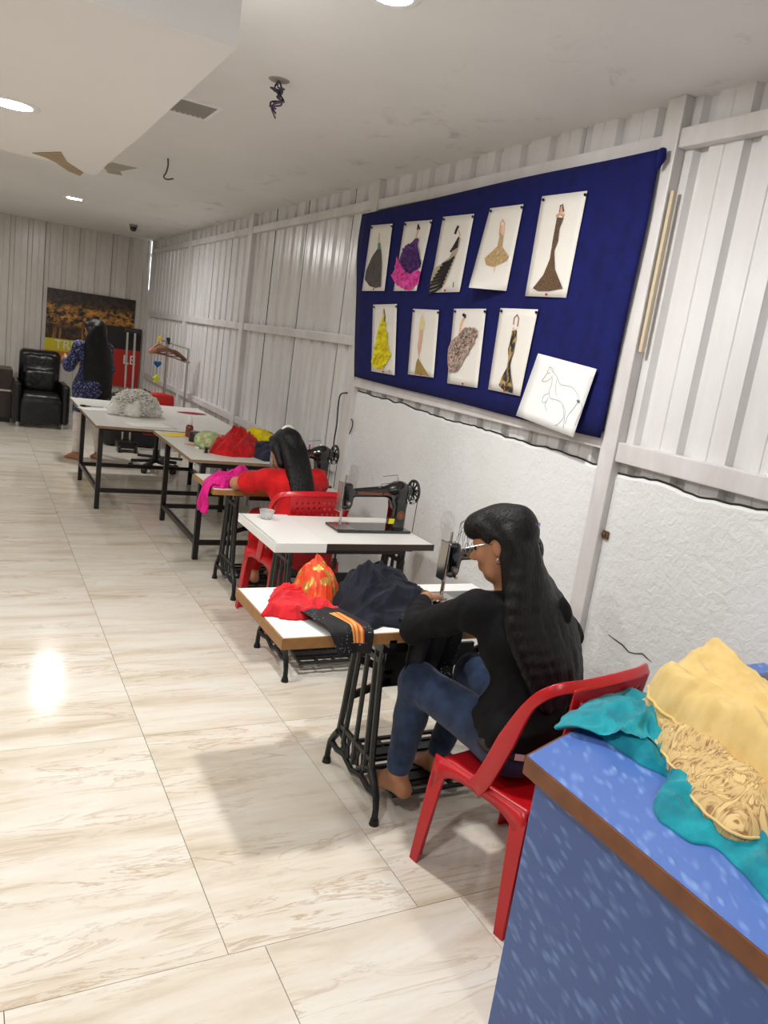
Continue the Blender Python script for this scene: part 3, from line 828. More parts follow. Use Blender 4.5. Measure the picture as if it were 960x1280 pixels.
# ------------------------------------------------------------------ sewing machine heads
def machine_casting():
    f = Field((-.27, -.11, -.01), (.24, .11, .32), .0045)
    f.rbox((.155, 0, .085), (.043, .045, .095), .02, .02)                    # pillar foot
    f.rbox((.15, 0, .20), (.046, .036, .06), .03, .03)
    f.ell((.15, 0, .235), (.06, .042, .045), None, .03)
    f.cap((.15, 0, .225), (-.13, 0, .205), .036, .024, .04)                  # arm
    f.rbox((-.175, 0, .19), (.03, .03, .068), .014, .02)                      # head
    f.ell((-.165, 0, .165), (.035, .034, .06), None, .02)
    f.cap((.19, 0, .225), (.215, 0, .225), .03, .026, .02)
    return f
def machine_parts():
    P = {}
    P['bed_plate'] = (MB().bb(-.235, .215, -.09, .09, .0, .016), m_enamel, dict(bevel=.006))
    P['slide_plate'] = (MB().bb(-.235, -.13, -.075, .06, .0161, .018), m_chrome, {})
    P['face_plate'] = (MB().bb(-.214, -.203, -.03, .03, .10, .262), m_chrome, dict(bevel=.004))
    P['needle_bar'] = (MB().cyl((-.185, 0, .13), (-.185, 0, .05), .0045).cyl((-.185, 0, .05), (-.185, 0, .02), .0016), m_chrome, {})
    P['top_post'] = (MB().cyl((-.185, 0, .245), (-.185, 0, .30), .0055), m_chrome, {})
    P['presser_foot'] = (MB().cyl((-.185, .012, .13), (-.185, .012, .03), .005).bb(-.197, -.173, -.02, .018, .018, .024).bar((-.185, 0, .024), (-.185, .012, .045), .012, .006), m_chrome, {})
    hw = MB().torus((.245, 0, .225), .062, .0085, 'x', 32, 8).cyl((.213, 0, .225), (.262, 0, .225), .017, .015)
    for k in range(9):
        a = k*2*PI/9; hw.tube([(.240, .012*math.cos(a), .225+.012*math.sin(a)), (.245, .06*math.cos(a), .225+.06*math.sin(a))], [.006, .0045], 6)
    P['hand_wheel'] = (hw, m_enamel, dict(sangle=50))
    P['bobbin_winder'] = (MB().cyl((.205, -.052, .178), (.226, -.052, .178), .016).cyl((.20, -.05, .178), (.235, -.05, .178), .006).bar((.215, -.04, .178), (.2, -.02, .2), .008, .012), m_chrome, {})
    P['thread_hook'] = (MB().tube([(.02, -.01, .235), (.03, -.012, .262), (.12, -.012, .275), (.128, -.012, .29), (.12, -.012, .318), (.03, -.012, .305)], .0022, 6).cyl((.02, -.01, .225), (.02, -.01, .245), .008), m_chrome, {})
    P['tension_dial'] = (MB().cyl((-.175, -.03, .155), (-.175, -.055, .155), .012, .009).cyl((-.165, -.03, .12), (-.165, -.05, .12), .006), m_chrome, {})
    P['arm_decal'] = (MB().bb(-.12, .03, -.0315, -.0305, .205, .216).bb(.04, .075, -.0365, -.0355, .208, .218), m_orange, {})
    P['round_emblem'] = (MB().torus((.158, -.0458, .095), .021, .0028, 'y', 22, 6).lathe([(.001, 0), (.014, 0), (.016, .0012)], (.158, -.0458, .095), 7, Matrix.Rotation(PI/2, 3, 'X')), M('emblem_copper', srgb(140, 84, 56), .45, .3), {})
    P['pillar_emblem'] = (MB().lathe([(.001, 0), (.017, 0), (.017, .0012)], (.148, -.0418, .222), 18, Matrix.Rotation(PI/2, 3, 'X')), M('dull_gold', srgb(104, 70, 30), .5, .3), {})
    return P
f0 = machine_casting()
cast_data = None
mparts = machine_parts(); mdata = {}
def machine(label, x, y, extra=None):
    global cast_data
    t = thing('sewing_machine', label, 'sewing machine', (x, y, ZT), group='black sewing machine heads')
    if cast_data is None:
        o = mkf('machine_arm', f0, m_enamel, t, local=True); cast_data = o.data
    else:
        o = bpy.data.objects.new('machine_arm', cast_data); col.objects.link(o); o.parent = t
    for k, (mb, mt, kw) in mparts.items():
        if k in mdata:
            o = bpy.data.objects.new(k, mdata[k]); col.objects.link(o); o.parent = t
        else:
            o = mk(k, mb, mt, t, local=True, **kw); mdata[k] = o.data
    mk('drive_belt', MB().tube([(.245, -.060, .22), (.245, -.05, 0.0)], .0022, 6).tube([(.245, .060, .22), (.245, .05, 0.0)], .0022, 6), m_belt, t, local=True)
    return t
mach1 = machine('black machine in front of the woman in black, its arm lettered in gold', 1.935, 2.56)
mach2 = machine('black machine with chrome face plate, standing clear on the brown edged table', 1.99, 3.72)
mach3 = machine('black machine half hidden by the woman in red', 2.02, 4.90)
tx = text_mesh('gold_lettering', '\u2666 O', .034, m_gold, mach1, (-.075, -.0318, .208), (PI/2, 0, 0), .0008)
mk('yellow_tag', MB().prism([(0, 0), (.035, 0), (.035, .03), (0, .03)], lambda u, v, t: (.083+u, -.050-t-v*.2, .048+v), 0, .001), M('yellow_card', srgb(240, 225, 20), .5), mach2, local=True)
mk('knee_lifter', MB().tube([(-.19, .0, 0), (-.19, 0, -.18)], .006, 6).bar((-.19, 0, -.17), (-.19, 0, -.23), .016, .02), m_iron, mach2, local=True)
mk('thread_spool', MB().lathe([(.008, 0), (.008, .004), (.006, .006), (.006, .04), (.008, .042), (.008, .046)], (.05, 0, .235), 12), M('pink_thread', srgb(190, 30, 90), .6), mach3, local=True)
# plastic cup lying on the middle table
def cup():
    mt, nt, b = new_mat('clear_plastic'); b.inputs['Base Color'].default_value = (.9, .92, .92, 1); b.inputs['Roughness'].default_value = .2
    b.inputs['Transmission Weight'].default_value = .75; b.inputs['IOR'].default_value = 1.2
    p = onz(333, 645, ZT+.02)
    o = mk('plastic_cup', MB().lathe([(.028, 0), (.04, .045), (.043, .048), (.041, .048), (.038, .045), (.026, .003)], n=24), mt, smooth=True)
    o.location = (p[0], p[1], ZT+.005); tag(o, 'small clear plastic cup on the brown edged sewing table', 'cup')
cup()

# ------------------------------------------------------------------ red moulded plastic chairs
def sweep_band(mb, path, nrm, wd, th):
    """flat band: path points, per-point surface normal, width across, thickness"""
    path = [Vector(p) for p in path]; n = len(path); o = len(mb.v)
    for i, p in enumerate(path):
        t = (path[min(i+1, n-1)]-path[max(i-1, 0)]).normalized(); q = Vector(nrm[i]); q = (q-t*q.dot(t)).normalized(); b = t.cross(q)
        w_ = wd[i] if hasattr(wd, '__len__') else wd
        for su, sv in ((-1, -1), (1, -1), (1, 1), (-1, 1)): mb.v.append(tuple(p+b*(w_/2*su)+q*(th/2*sv)))
    for i in range(n-1):
        for k in range(4):
            k2 = (k+1) % 4; mb.f.append((o+i*4+k, o+i*4+k2, o+(i+1)*4+k2, o+(i+1)*4+k))
    mb.f.append((o+3, o+2, o+1, o)); e = o+(n-1)*4; mb.f.append((e, e+1, e+2, e+3))
def spline(pts, n):
    pts = [np.array(p, float) for p in pts]; out = []
    P = [2*pts[0]-pts[1]]+pts+[2*pts[-1]-pts[-2]]
    for i in range(1, len(P)-2):
        for k in range(n):
            t = k/n; a, b, c, d = P[i-1], P[i], P[i+1], P[i+2]
            out.append(.5*((2*b)+(c-a)*t+(2*a-5*b+4*c-d)*t*t+(3*b-a-3*c+d)*t**3))
    out.append(pts[-1]); return out
def make_chair(label, loc, rz):
    t = thing('plastic_chair', label, 'chair', loc, rz, 'red plastic chairs at the sewing tables')
    SZ_ = .415
    def seat(u, v):
        w_ = .415+.05*v; x = (u-.5)*w_; y = -.185+.40*v
        z = SZ_-.014*(1-(2*u-1)**2)*(1-(2*v-1)**2)
        e = max(0, v-.86)/.14; z -= .028*e*e
        return (x, y, z)
    mk('seat', MB().grid(17, 19, seat), m_red, t, local=True, smooth=True, solid=.007)
    sk = MB(); N = 16
    for s in (-1, 1):
        top = []; bot = []
        for k in range(N):
            v = k/(N-1); x = s*(.2075+.025*v+.004); y = -.185+.395*v
            a = abs(2*v-1); top.append((x, y, SZ_+.004)); bot.append((x+s*.003, y, SZ_-.035-.09*a**4))
        o = len(sk.v); sk.v += top+bot
        sk.f += [(o+i, o+i+1, o+N+i+1, o+N+i) for i in range(N-1)]
    for yy, hw in ((.213, .232), (-.187, .208)):
        o = len(sk.v); top = []; bot = []
        for k in range(N):
            u = 2*k/(N-1)-1; top.append((u*hw, yy, SZ_-(.024 if yy > 0 else 0))); bot.append((u*hw, yy, SZ_-.06-.07*abs(u)**5))
        sk.v += top+bot; sk.f += [(o+i, o+i+1, o+N+i+1, o+N+i) for i in range(N-1)]
    mk('seat_skirt', sk, m_red, t, local=True, smooth=True, solid=.006)
    for sx in (-1, 1):
        for sy in (-1, 1):
            xt, yt = sx*(.237 if sy > 0 else .214), sy*(.214 if sy > 0 else .188)
            xb, yb = sx*(.25 if sy > 0 else .245), sy*(.245 if sy > 0 else .205)
            lg = MB(); secs = []
            for z, q in ((SZ_-.02, 0), (.30, .3), (.02, .97), (.0, 1)):
                x = xt+(xb-xt)*q; y = yt+(yb-yt)*q; a = .082-.034*q+(.006 if z < .03 else 0); b = .066-.028*q; th = .009
                secs.append([(x, y, z), (x-sx*a, y, z), (x-sx*a, y-sy*th, z), (x-sx*th*2.2, y-sy*th*1.6, z), (x-sx*th, y-sy*b, z), (x, y-sy*b, z)])
            for s_ in secs: lg.v += s_
            for i in range(3):
                for k in range(6):
                    k2 = (k+1) % 6; lg.f.append((i*6+k, i*6+k2, (i+1)*6+k2, (i+1)*6+k))
            lg.f.append(tuple(range(6))); lg.f.append(tuple(range(18, 24))[::-1])
            mk('leg', lg, m_red, t, local=True, fix=True, bevel=.0025)
    half = [(-.222, .03, SZ_-.03), (-.232, -.005, SZ_+.02), (-.242, -.045, .52), (-.25, -.095, .645), (-.252, -.150, .770), (-.228, -.205, .836), (-.125, -.240, .852), (0, -.250, .856)]
    path = spline(half, 5); path = path+[np.array([-p[0], p[1], p[2]]) for p in path[::-1][1:]]
    n = len(path); nr = []; wd = []
    for i, p in enumerate(path):
        a = abs(p[0])/.24; nr.append((p[0]*3.2, -.35*(1-a)-.12, .42*(1-a)+.04)); wd.append(.060 if p[2] < .62 else .060-.026*min(1, (p[2]-.62)/.15))
    bd = MB(); sweep_band(bd, path, nr, wd, .016)
    mk('back_frame', bd, m_red, t, local=True, bevel=.004, fix=True, sangle=60)
    pn = MB(); NU, NV = 43, 40
    def pan(u, v):
        wv = .155+.03*v; x = (2*u-1)*wv; y = -.180-.062*v-.02*math.sin(PI*v)*.3-.012*(1-(2*u-1)**2); z = SZ_-.01+v*(.452)-.012*(2*u-1)**2*v
        return (x, y, z)
    pn.grid(NU, NV, pan)
    keep = []
    for i in range(NU-1):
        for j in range(NV-1):
            hole = (20 < j < 37 and j % 3 == 1 and (i+(j//3) % 2) % 2 == 1 and i % 2 == (0 if (j//3) % 2 else 1) and i % 4 < 2 and 3 < i < NU-5)
            if not hole: keep.append(pn.f[i*(NV-1)+j])
    pn.f = keep
    bk = mk('backrest', pn, m_red, t, local=True, smooth=True, solid=.006)
    return t
chair1 = make_chair('red plastic chair under the woman in black, beside the blue counter', (1.70, 1.81, 0), math.radians(10))
chair2 = clone(chair1, (1.80, 4.30, 0), math.radians(4), 'red plastic chair under the woman in red, behind the brown edged table')

# ------------------------------------------------------------------ people
def skin_mat(name, c):
    mt, nt, b = new_mat(name)
    v = coords(nt, 'Object'); b.inputs['Roughness'].default_value = .5
    nt.links.new(ramp(nt, noise(nt, v, 20, 4), [(.3, tuple(x*.86 for x in c[:3])+(1,)), (.7, c)]), b.inputs['Base Color'])
    b.inputs['Subsurface Weight'].default_value = .08; b.inputs['Subsurface Radius'].default_value = (.01, .004, .002)
    return mt
m_skin = skin_mat('skin', srgb(176, 122, 88))
def hair_mat():
    mt, nt, b = new_mat('black_hair')
    b.inputs['Base Color'].default_value = srgb(8, 7, 8); b.inputs['Roughness'].default_value = .42
    b.inputs['Specular IOR Level'].default_value = .25
    v = coords(nt, 'Object', (70, 70, 4))
    bump(nt, b, noise(nt, v, 1.5, 5, .6, .3), .6, .010)
    return mt
m_hair = hair_mat()
m_eyew = M('eye_white', srgb(230, 226, 220), .2); m_iris = M('eye_iris', srgb(20, 14, 10), .15)
def nrmv(v): v = np.array(v, float); return v/np.linalg.norm(v)

def add_head(f, c, fwd, up, s=1.0):
    fwd = nrmv(fwd); rt = nrmv(np.cross(fwd, up)); up = np.cross(rt, fwd); R = [rt, fwd, up]; c = np.array(c)
    P = lambda r_, f_, u_: c+(rt*r_+fwd*f_+up*u_)*s
    f.ell(P(0, -.008, .03), (.073*s, .094*s, .085*s), R, .02)
    f.ell(P(0, .022, -.03), (.060*s, .070*s, .082*s), R, .03)
    f.cap(P(-.028, .045, -.085), P(.028, .045, -.085), .022*s, .022*s, .03)
    f.ell(P(0, .062, -.098), (.018*s, .016*s, .014*s), R, .02)
    f.cap(P(0, .088, .012), P(0, .106, -.026), .0075*s, .0125*s, .012)
    for q in (-1, 1):
        f.ell(P(q*.030, .092, .006), (.014*s, .012*s, .010*s), R, .008, 's')
        f.cap(P(q*.012, .088, .024), P(q*.045, .076, .024), .009*s, .008*s, .012)
        f.ell(P(q*.074, -.005, -.008), (.009*s, .020*s, .031*s), R, .006)
        f.ell(P(q*.038, .066, -.028), (.02*s, .018*s, .02*s), R, .02)
        f.ell(P(q*.009, .098, -.030), (.007*s, .008*s, .006*s), R, .006)
    f.cap(P(-.018, .086, -.055), P(.018, .086, -.055), .0075*s, .0075*s, .007)
    f.cap(P(-.014, .085, -.068), P(.014, .085, -.068), .0085*s, .0085*s, .007)
    return P, R
def add_hand(f, wrist, d, pn, th, curl=.35, s=1.0):
    """wrist point, direction to fingers, palm normal, thumb side direction"""
    d = nrmv(d); pn = nrmv(np.array(pn)-d*np.dot(pn, d)); th = nrmv(np.cross(d, pn))*(1 if np.dot(np.cross(d, pn), th) > 0 else -1)
    wrist = np.array(wrist)
    for i, (o, L) in enumerate(((.027, .070), (.009, .078), (-.010, .073), (-.027, .058))):
        kn = wrist+(d*.085*(1-.04*abs(i-1))+th*o)*s
        f.cap(wrist+th*o*.6*s+d*.01, kn, .0145*s, .0105*s, .016)
        p = kn; a = 0
        for j, q in enumerate((.45, .32, .23)):
            a += curl*(1 if j else .7); dd = d*math.cos(a)+pn*math.sin(a)+th*o*1.6*(1 if j == 0 else .4)
            e = p+nrmv(dd)*L*q*s; f.cap(p, e, (.0088-.0008*j)*s, (.0082-.0009*j)*s, .004); p = e
    b = wrist+(d*.022+th*.022)*s; e1 = b+(d*.030+th*.028+pn*.012)*s; e2 = e1+(d*.030+th*.010+pn*.008)*s
    f.cap(b, e1, .0135*s, .0105*s, .012); f.cap(e1, e2, .0098*s, .008*s, .004)
def add_foot(f, ankle, toe_dir, drop, s=1.0):
    t = nrmv((toe_dir[0], toe_dir[1], toe_dir[2] if len(toe_dir) > 2 else 0)); a = np.array(ankle); side = nrmv(np.cross(t, (0, 0, 1)))
    dn = np.cross(side, t); dn = -dn if dn[2] > 0 else dn
    heel = a+dn*drop-t*.035*s; ball = a+dn*(drop+.008)+t*.11*s
    f.cap(a, heel, .034*s, .030*s, .02); f.cap(heel, ball, .028*s, .022*s, .02); f.cap(a+t*.01, ball, .032*s, .024*s, .03)
    f.cap(ball-side*.022*s, ball+side*.022*s, .019*s, .018*s, .02)
    for k in range(5):
        o = (-.032+.016*k)*s; L = (.05-.006*abs(k-1.2))*s
        f.cap(ball+side*o*.8, ball+side*o+t*L+dn*.006, .0105*s, .0085*s, .005)

# ---- woman in black
def woman_black():
    t = thing('person', 'person in black top and blue jeans with long loose black hair, sewing', 'person', (1.69, 1.86, .405))
    rt = nrmv((.966, .26, 0)); fw = nrmv((-.26, .966, 0)); up = np.array([0, 0, 1.])
    pel = np.array([1.685, 1.85, .515]); wai = np.array([1.672, 1.885, .67]); che = np.array([1.652, 1.935, .85]); nb = np.array([1.635, 1.975, .975]); hc = np.array([1.598, 2.035, 1.140])
    Ls, Rs = np.array([1.505, 1.985, .93]), np.array([1.785, 1.94, .925])
    Le, Lw = np.array([1.42, 2.215, .775]), np.array([1.585, 2.44, .80])
    Re, Rw = np.array([1.955, 2.02, .80]), np.array([1.90, 2.28, .795])
    Lh, Rh = pel-rt*.09, pel+rt*.09
    Lk, La = np.array([1.485, 2.235, .555]), np.array([1.475, 2.26, .175])
    Rk, Ra = np.array([1.755, 2.27, .56]), np.array([1.70, 2.335, .175])
    hf = nrmv((-.62, .78, -.42)); R3 = [rt, fw, up]
    lean = nrmv(che-pel)
    def torso(f, g, k=.05):
        f.ell(pel, (.165+g, .115+g, .105+g), R3, k); f.ell(wai, (.125+g, .092+g, .14+g), R3, k); f.ell(che, (.145+g, .098+g, .135+g), R3, k)
        f.cap(Ls, Rs, .052+g, .052+g, k)
    lo, hi = (1.33, 1.66, .06), (2.06, 2.62, 1.30)
    b = Field(lo, hi, .006)
    torso(b, 0); b.cap(nb-up*.02, hc-up*.04, .048, .044, .03)
    for A, B, C in ((Ls, Le, Lw), (Rs, Re, Rw)): b.cap(A, B, .044, .036, .03); b.cap(B, C, .036, .024, .02)
    for A, B, C in ((Lh, Lk, La), (Rh, Rk, Ra)): b.cap(A, B, .075, .052, .03); b.cap(B, B+(C-B)*.35, .05, .048, .02); b.cap(B+(C-B)*.35, C, .048, .031, .02)
    P, R = add_head(b, hc, hf, (0.05, .1, 1))
    add_hand(b, Lw+np.array([.012, .012, 0]), (.80, .60, -.10), (0, 0, -1), (-.5, .8, .1), .22)
    add_hand(b, Rw+np.array([-.003, .012, 0]), (-.2, .97, -.12), (0, 0, -1), (-1, 0, .1), .25)
    add_foot(b, La+np.array([0, .0, -.012]), (-.25, .96, -.14), .045); add_foot(b, Ra+np.array([0, 0, -.012]), (-.1, .98, -.14), .045)
    bo = mkf('body', b, m_skin, t)
    for q in (-1, 1):
        sub_of(bo, 'eye', MB().lathe([(.0005, -.0115), (.007, -.0095), (.0112, -.003), (.0112, .003), (.007, .0095), (.0005, .0115)], tuple(P(q*.030, .080, .006)-np.array(t.location)), 12), m_iris, smooth=True)
    # clothes
    j = Field((1.30, 1.62, .05), (2.06, 2.50, .75), .007)
    j.ell(pel, (.180, .130, .115), R3, .05)
    for A, B, C in ((Lh, Lk, La), (Rh, Rk, Ra)):
        C = C+np.array([0, 0, .03]); j.cap(A, B, .092, .070, .04); j.cap(B, B+(C-B)*.4, .068, .062, .03); j.cap(B+(C-B)*.4, C, .062, .047, .02)
    j.cut((0, 0, .63), (0, 0, 1)); j.wob(.0022, 38, 3)
    m_jeans = fabric('denim', srgb(44, 62, 92), .8, srgb(24, 36, 60), bsc=160)
    jo = mkf('jeans', j, m_jeans, t)
    m_black = fabric('black_cotton', srgb(9, 9, 12), .85, srgb(6, 6, 9), sheen=0, bsc=90)
    s = Field((1.34, 1.62, .48), (2.08, 2.46, 1.05), .006)
    torso(s, .016); s.ell(pel+np.array([0, 0, .07]), (.188, .142, .10), R3, .05)
    s.ell(pel+fw*.10-rt*.06+np.array([0, 0, .04]), (.10, .10, .05), R3, .04)
    s.cap(nb-up*.04, nb, .07, .055, .03)
    for A, B, C in ((Ls, Le, Lw), (Rs, Re, Rw)): s.cap(A, B, .064, .052, .03); s.cap(B, B+(C-B)*.82, .052, .040, .02)
    s.wob(.0065, 30, 5, (1, 1, .8)); s.cut((0, 0, .545), (-.15*fw[0], -.15*fw[1], -1))
    mkf('shirt', s, m_black, t)
    # printed belt at the back of the waist
    bl = MB(); NB = 44
    def belt(u, v):
        a = -PI*.95+1.9*PI*u; e = pel+rt*(.192*math.sin(a))-fw*(.142*math.cos(a)); return (e[0], e[1], .512+.035*v)
    bl.grid(NB, 3, belt); bo2 = mk('belt', bl, M('belt_black', srgb(24, 20, 22), .5), t, smooth=True, solid=.006)
    for k in range(7):
        a0 = .17+.055*k
        ck = MB().grid(5, 2, lambda u, v: np.array(belt(a0+.032*u, .2+.62*v))-fw*.006+np.array([0, 0, 0]))
        sub_of(bo2, 'belt_patch', (list(np.array(ck.v)-np.array(t.location)), ck.f), (M('belt_pale', srgb(232, 212, 206), .6) if k % 2 else M('belt_pink', srgb(150, 50, 66), .6)), solid=.002)
    # hair: cap on the skull, swept up front, long fall over the back
    h = Field((1.40, 1.70, .56), (2.02, 2.26, 1.31), .0055)
    hf2 = hf
    h.ell(P(0, -.022, .045), (.086, .100, .090), R, .02)
    h.ell(P(0, .078, .072), (.060, .042, .046), R, .03); h.ell(P(0, .02, .10), (.062, .062, .030), R, .03)
    h.ell(P(0, -.085, .035), (.07, .045, .075), R, .03)
    for q in (-1, 1): h.cap(P(q*.062, .045, .075), P(q*.072, .0, .02), .022, .02, .02); h.cap(P(q*.066, -.03, .0), P(q*.075, -.05, -.10), .026, .03, .03)
    # carve the face clear
    h.ell(P(0, .085, -.048), (.080, .072, .080), R, .012, 's'); h.ell(P(-.088, .004, -.012), (.034, .024, .036), R, .01, 's')
    rr = random.Random(5)
    for k in range(-6, 7):
        q = k/6.0
        a = P(q*.066, -.075+.02*abs(q), .03); b1 = P(q*.082, -.095+.03*abs(q), -.07)
        c1 = np.array([1.672, 1.885, .93])+rt*(q*.140+.018)-fw*(.022-.025*q*q); d1 = np.array([1.71, 1.80, .78])+rt*(q*.140+.026)-fw*(.012-.03*q*q)
        e1 = np.array([1.715, 1.765, .655+.05*abs(q)-.04*rr.random()])+rt*(q*.095+.03)-fw*(.0)
        pts = spline([a, b1, c1, d1, e1], 4); n = len(pts)
        wv = rr.uniform(0, 6)
        pts = [p+rt*.006*math.sin(wv+i*.8) for i, p in enumerate(pts)]
        h.path(pts, [.030-.016*(i/(n-1))**2 for i in range(n)], .012)
    h.cap(P(-.07, -.035, -.05), np.array(P(-.07, -.04, -.05))+np.array([.0, -.03, -.14]), .028, .02, .02)
    mkf('hair', h, m_hair, t, relax=1)
    hw_ = MB(); r2 = random.Random(8)
    for k in range(11):
        a = P(r2.uniform(-.06, .03), r2.uniform(.05, .09), r2.uniform(.07, .11)); b1 = a+np.array(hf)*r2.uniform(.02, .05)+np.array([0, 0, r2.uniform(-.03, .01)]); c1 = b1+np.array([r2.uniform(-.01, .01), 0, -r2.uniform(.04, .10)])
        hw_.tube([tuple(x) for x in spline([a, b1, c1], 4)], .0007, 4)
    mk('loose_strands', hw_, m_hair, t)
    cl = MB()
    for k in range(5): cl.bar(tuple(P(-.035+.017*k, -.137+.01*abs(k-2), .05)), tuple(P(-.03+.015*k, -.12, .02)), .012, .012)
    mk('hair_clip', cl, M('clip_silver', srgb(150, 160, 190), .25, .8), t, bevel=.003)
    er = MB().torus(tuple(P(-.079, -.004, -.052)), .011, .0015, 'y', 18, 6); mk('earring', er, m_chrome, t)
    gl = MB()
    for q in (-1, 1):
        pts = [tuple(P(q*.033+.024*math.cos(a), .112, .006+.019*math.sin(a))) for a in np.linspace(0, 2*PI, 20)]; gl.tube(pts, .0011, 5, False)
        gl.tube([tuple(P(q*.057, .110, .010)), tuple(P(q*.074, .04, .012)), tuple(P(q*.078, -.01, .004))], .0011, 5)
    gl.tube([tuple(P(-.009, .114, .008)), tuple(P(.009, .114, .008))], .0011, 5)
    mk('glasses', gl, m_chrome, t)
    bg = MB().torus((0, 0, 0), .031, .0018, 'x', 24, 6)
    Rm = np.array([nrmv((.8, .6, -.05)), nrmv((-.6, .8, 0)), (0.03, .03, 1)])
    bg.v = [tuple(np.array(Lw)+np.array([.012, .01, 0])+Rm.T@np.array(p)) for p in bg.v]
    mk('bangle', bg, m_chrome, t)
woman_black()

# ---- woman in red
def woman_red():
    t = thing('person', 'person in red clothes with white hair band, bent over the machine', 'person', (1.79, 4.26, .405))
    rt = nrmv((1, .05, 0)); fw = nrmv((-.05, 1, 0)); up = np.array([0, 0, 1.]); R3 = [rt, fw, up]
    pel = np.array([1.79, 4.28, .51]); wai = np.array([1.79, 4.31, .65]); che = np.array([1.785, 4.375, .80]); nb = np.array([1.765, 4.44, .915]); hc = np.array([1.745, 4.51, 1.035])
    Ls, Rs = np.array([1.625, 4.42, .86]), np.array([1.94, 4.43, .87])
    Le, Lw = np.array([1.49, 4.62, .785]), np.array([1.69, 4.80, .79])
    Re, Rw = np.array([2.06, 4.62, .79]), np.array([1.93, 4.80, .79])
    Lh, Rh = pel-rt*.09, pel+rt*.09
    Lk, La = np.array([1.70, 4.70, .55]), np.array([1.72, 4.78, .17]); Rk, Ra = np.array([1.88, 4.70, .55]), np.array([1.88, 4.80, .17])
    hf = nrmv((-.22, .9, -.42))
    def torso(f, g, k=.05):
        f.ell(pel, (.165+g, .115+g, .105+g), R3, k); f.ell(wai, (.125+g, .092+g, .14+g), R3, k); f.ell(che, (.148+g, .098+g, .13+g), R3, k); f.cap(Ls, Rs, .052+g, .052+g, k)
    b = Field((1.38, 4.08, .06), (2.18, 5.02, 1.20), .0075)
    torso(b, 0); b.cap(nb-up*.02, hc-up*.03, .048, .044, .03)
    for A, B, C in ((Ls, Le, Lw), (Rs, Re, Rw)): b.cap(A, B, .045, .037, .03); b.cap(B, C, .037, .025, .02)
    for A, B, C in ((Lh, Lk, La), (Rh, Rk, Ra)): b.cap(A, B, .075, .052, .03); b.cap(B, C, .05, .032, .02)
    P, R = add_head(b, hc, hf, (0, .3, 1))
    add_hand(b, Lw, (.75, .65, -.05), (0, 0, -1), (-.5, .8, .1), .25); add_hand(b, Rw, (-.4, .9, -.05), (0, 0, -1), (-1, 0, .1), .25)
    add_foot(b, La+np.array([0, 0, -.01]), (0, 1, -.14), .045); add_foot(b, Ra+np.array([0, 0, -.01]), (0, 1, -.14), .045)
    mkf('body', b, m_skin, t)
    m_redc = fabric('red_cotton', srgb(206, 18, 22), .8, srgb(170, 10, 16), sheen=.05)
    s = Field((1.38, 4.08, .45), (2.2, 4.75, 1.0), .007)
    torso(s, .015); s.cap(nb-up*.04, nb-up*.01, .066, .055, .03); s.ell(pel+up*.05, (.185, .14, .11), R3, .05)
    for A, B in ((Ls, Le), (Rs, Re)): s.cap(A, A+(B-A)*.62, .064, .068, .03)
    s.wob(.004, 28, 9)
    for A, B in ((Ls, Le), (Rs, Re)):
        pass
    mkf('shirt', s, m_redc, t)
    j = Field((1.55, 4.1, .05), (2.05, 4.95, .66), .008)
    j.ell(pel-up*.005, (.178, .128, .105), R3, .05)
    for A, B, C in ((Lh, Lk, La), (Rh, Rk, Ra)): j.cap(A, B, .092, .072, .04); j.cap(B, C+up*.04, .068, .052, .03)
    j.cut((0, 0, .6), (0, 0, 1)); j.wob(.003, 30, 4)
    mkf('trousers', j, m_redc, t)
    h = Field((1.58, 4.1, .58), (2.0, 4.68, 1.2), .006)
    h.ell(P(0, -.02, .045), (.085, .10, .088), R, .02); h.ell(P(0, -.085, .01), (.068, .05, .085), R, .03)
    for q in (-1, 1): h.cap(P(q*.06, .045, .07), P(q*.076, .0, -.0), .022, .022, .02); h.cap(P(q*.074, -.01, .0), P(q*.07, -.05, -.11), .026, .026, .03)
    h.ell(P(0, .09, -.035), (.078, .078, .098), R, .012, 's')
    rr = random.Random(15)
    for k in range(-4, 5):
        q = k/4
        pts = spline([P(q*.06, -.08, .02), P(q*.062, -.11, -.08), np.array([1.785, 4.315, .90])+rt*q*.058-fw*.012*(1-q*q), np.array([1.80, 4.215, .75])+rt*q*.05, np.array([1.80, 4.175, .665+.03*rr.random()])+rt*q*.03], 4)
        n = len(pts); h.path(pts, [.028-.016*(i/(n-1))**2 for i in range(n)], .012)
    mkf('hair', h, m_hair, t)
    bnd = MB(); pts = [tuple(P(.046*math.cos(a), -.045-.01*math.sin(a), .104+.042*math.sin(a)-.012)) for a in np.linspace(0, PI, 16)]
    bnd.tube(pts, .0085, 8); mk('hair_band', bnd, M('white_band', srgb(232, 230, 224), .5), t, smooth=True)
    mk('earring', MB().torus(tuple(P(-.081, -.004, -.05)), .01, .002, 'y', 14, 6), m_gold, t)
woman_red()

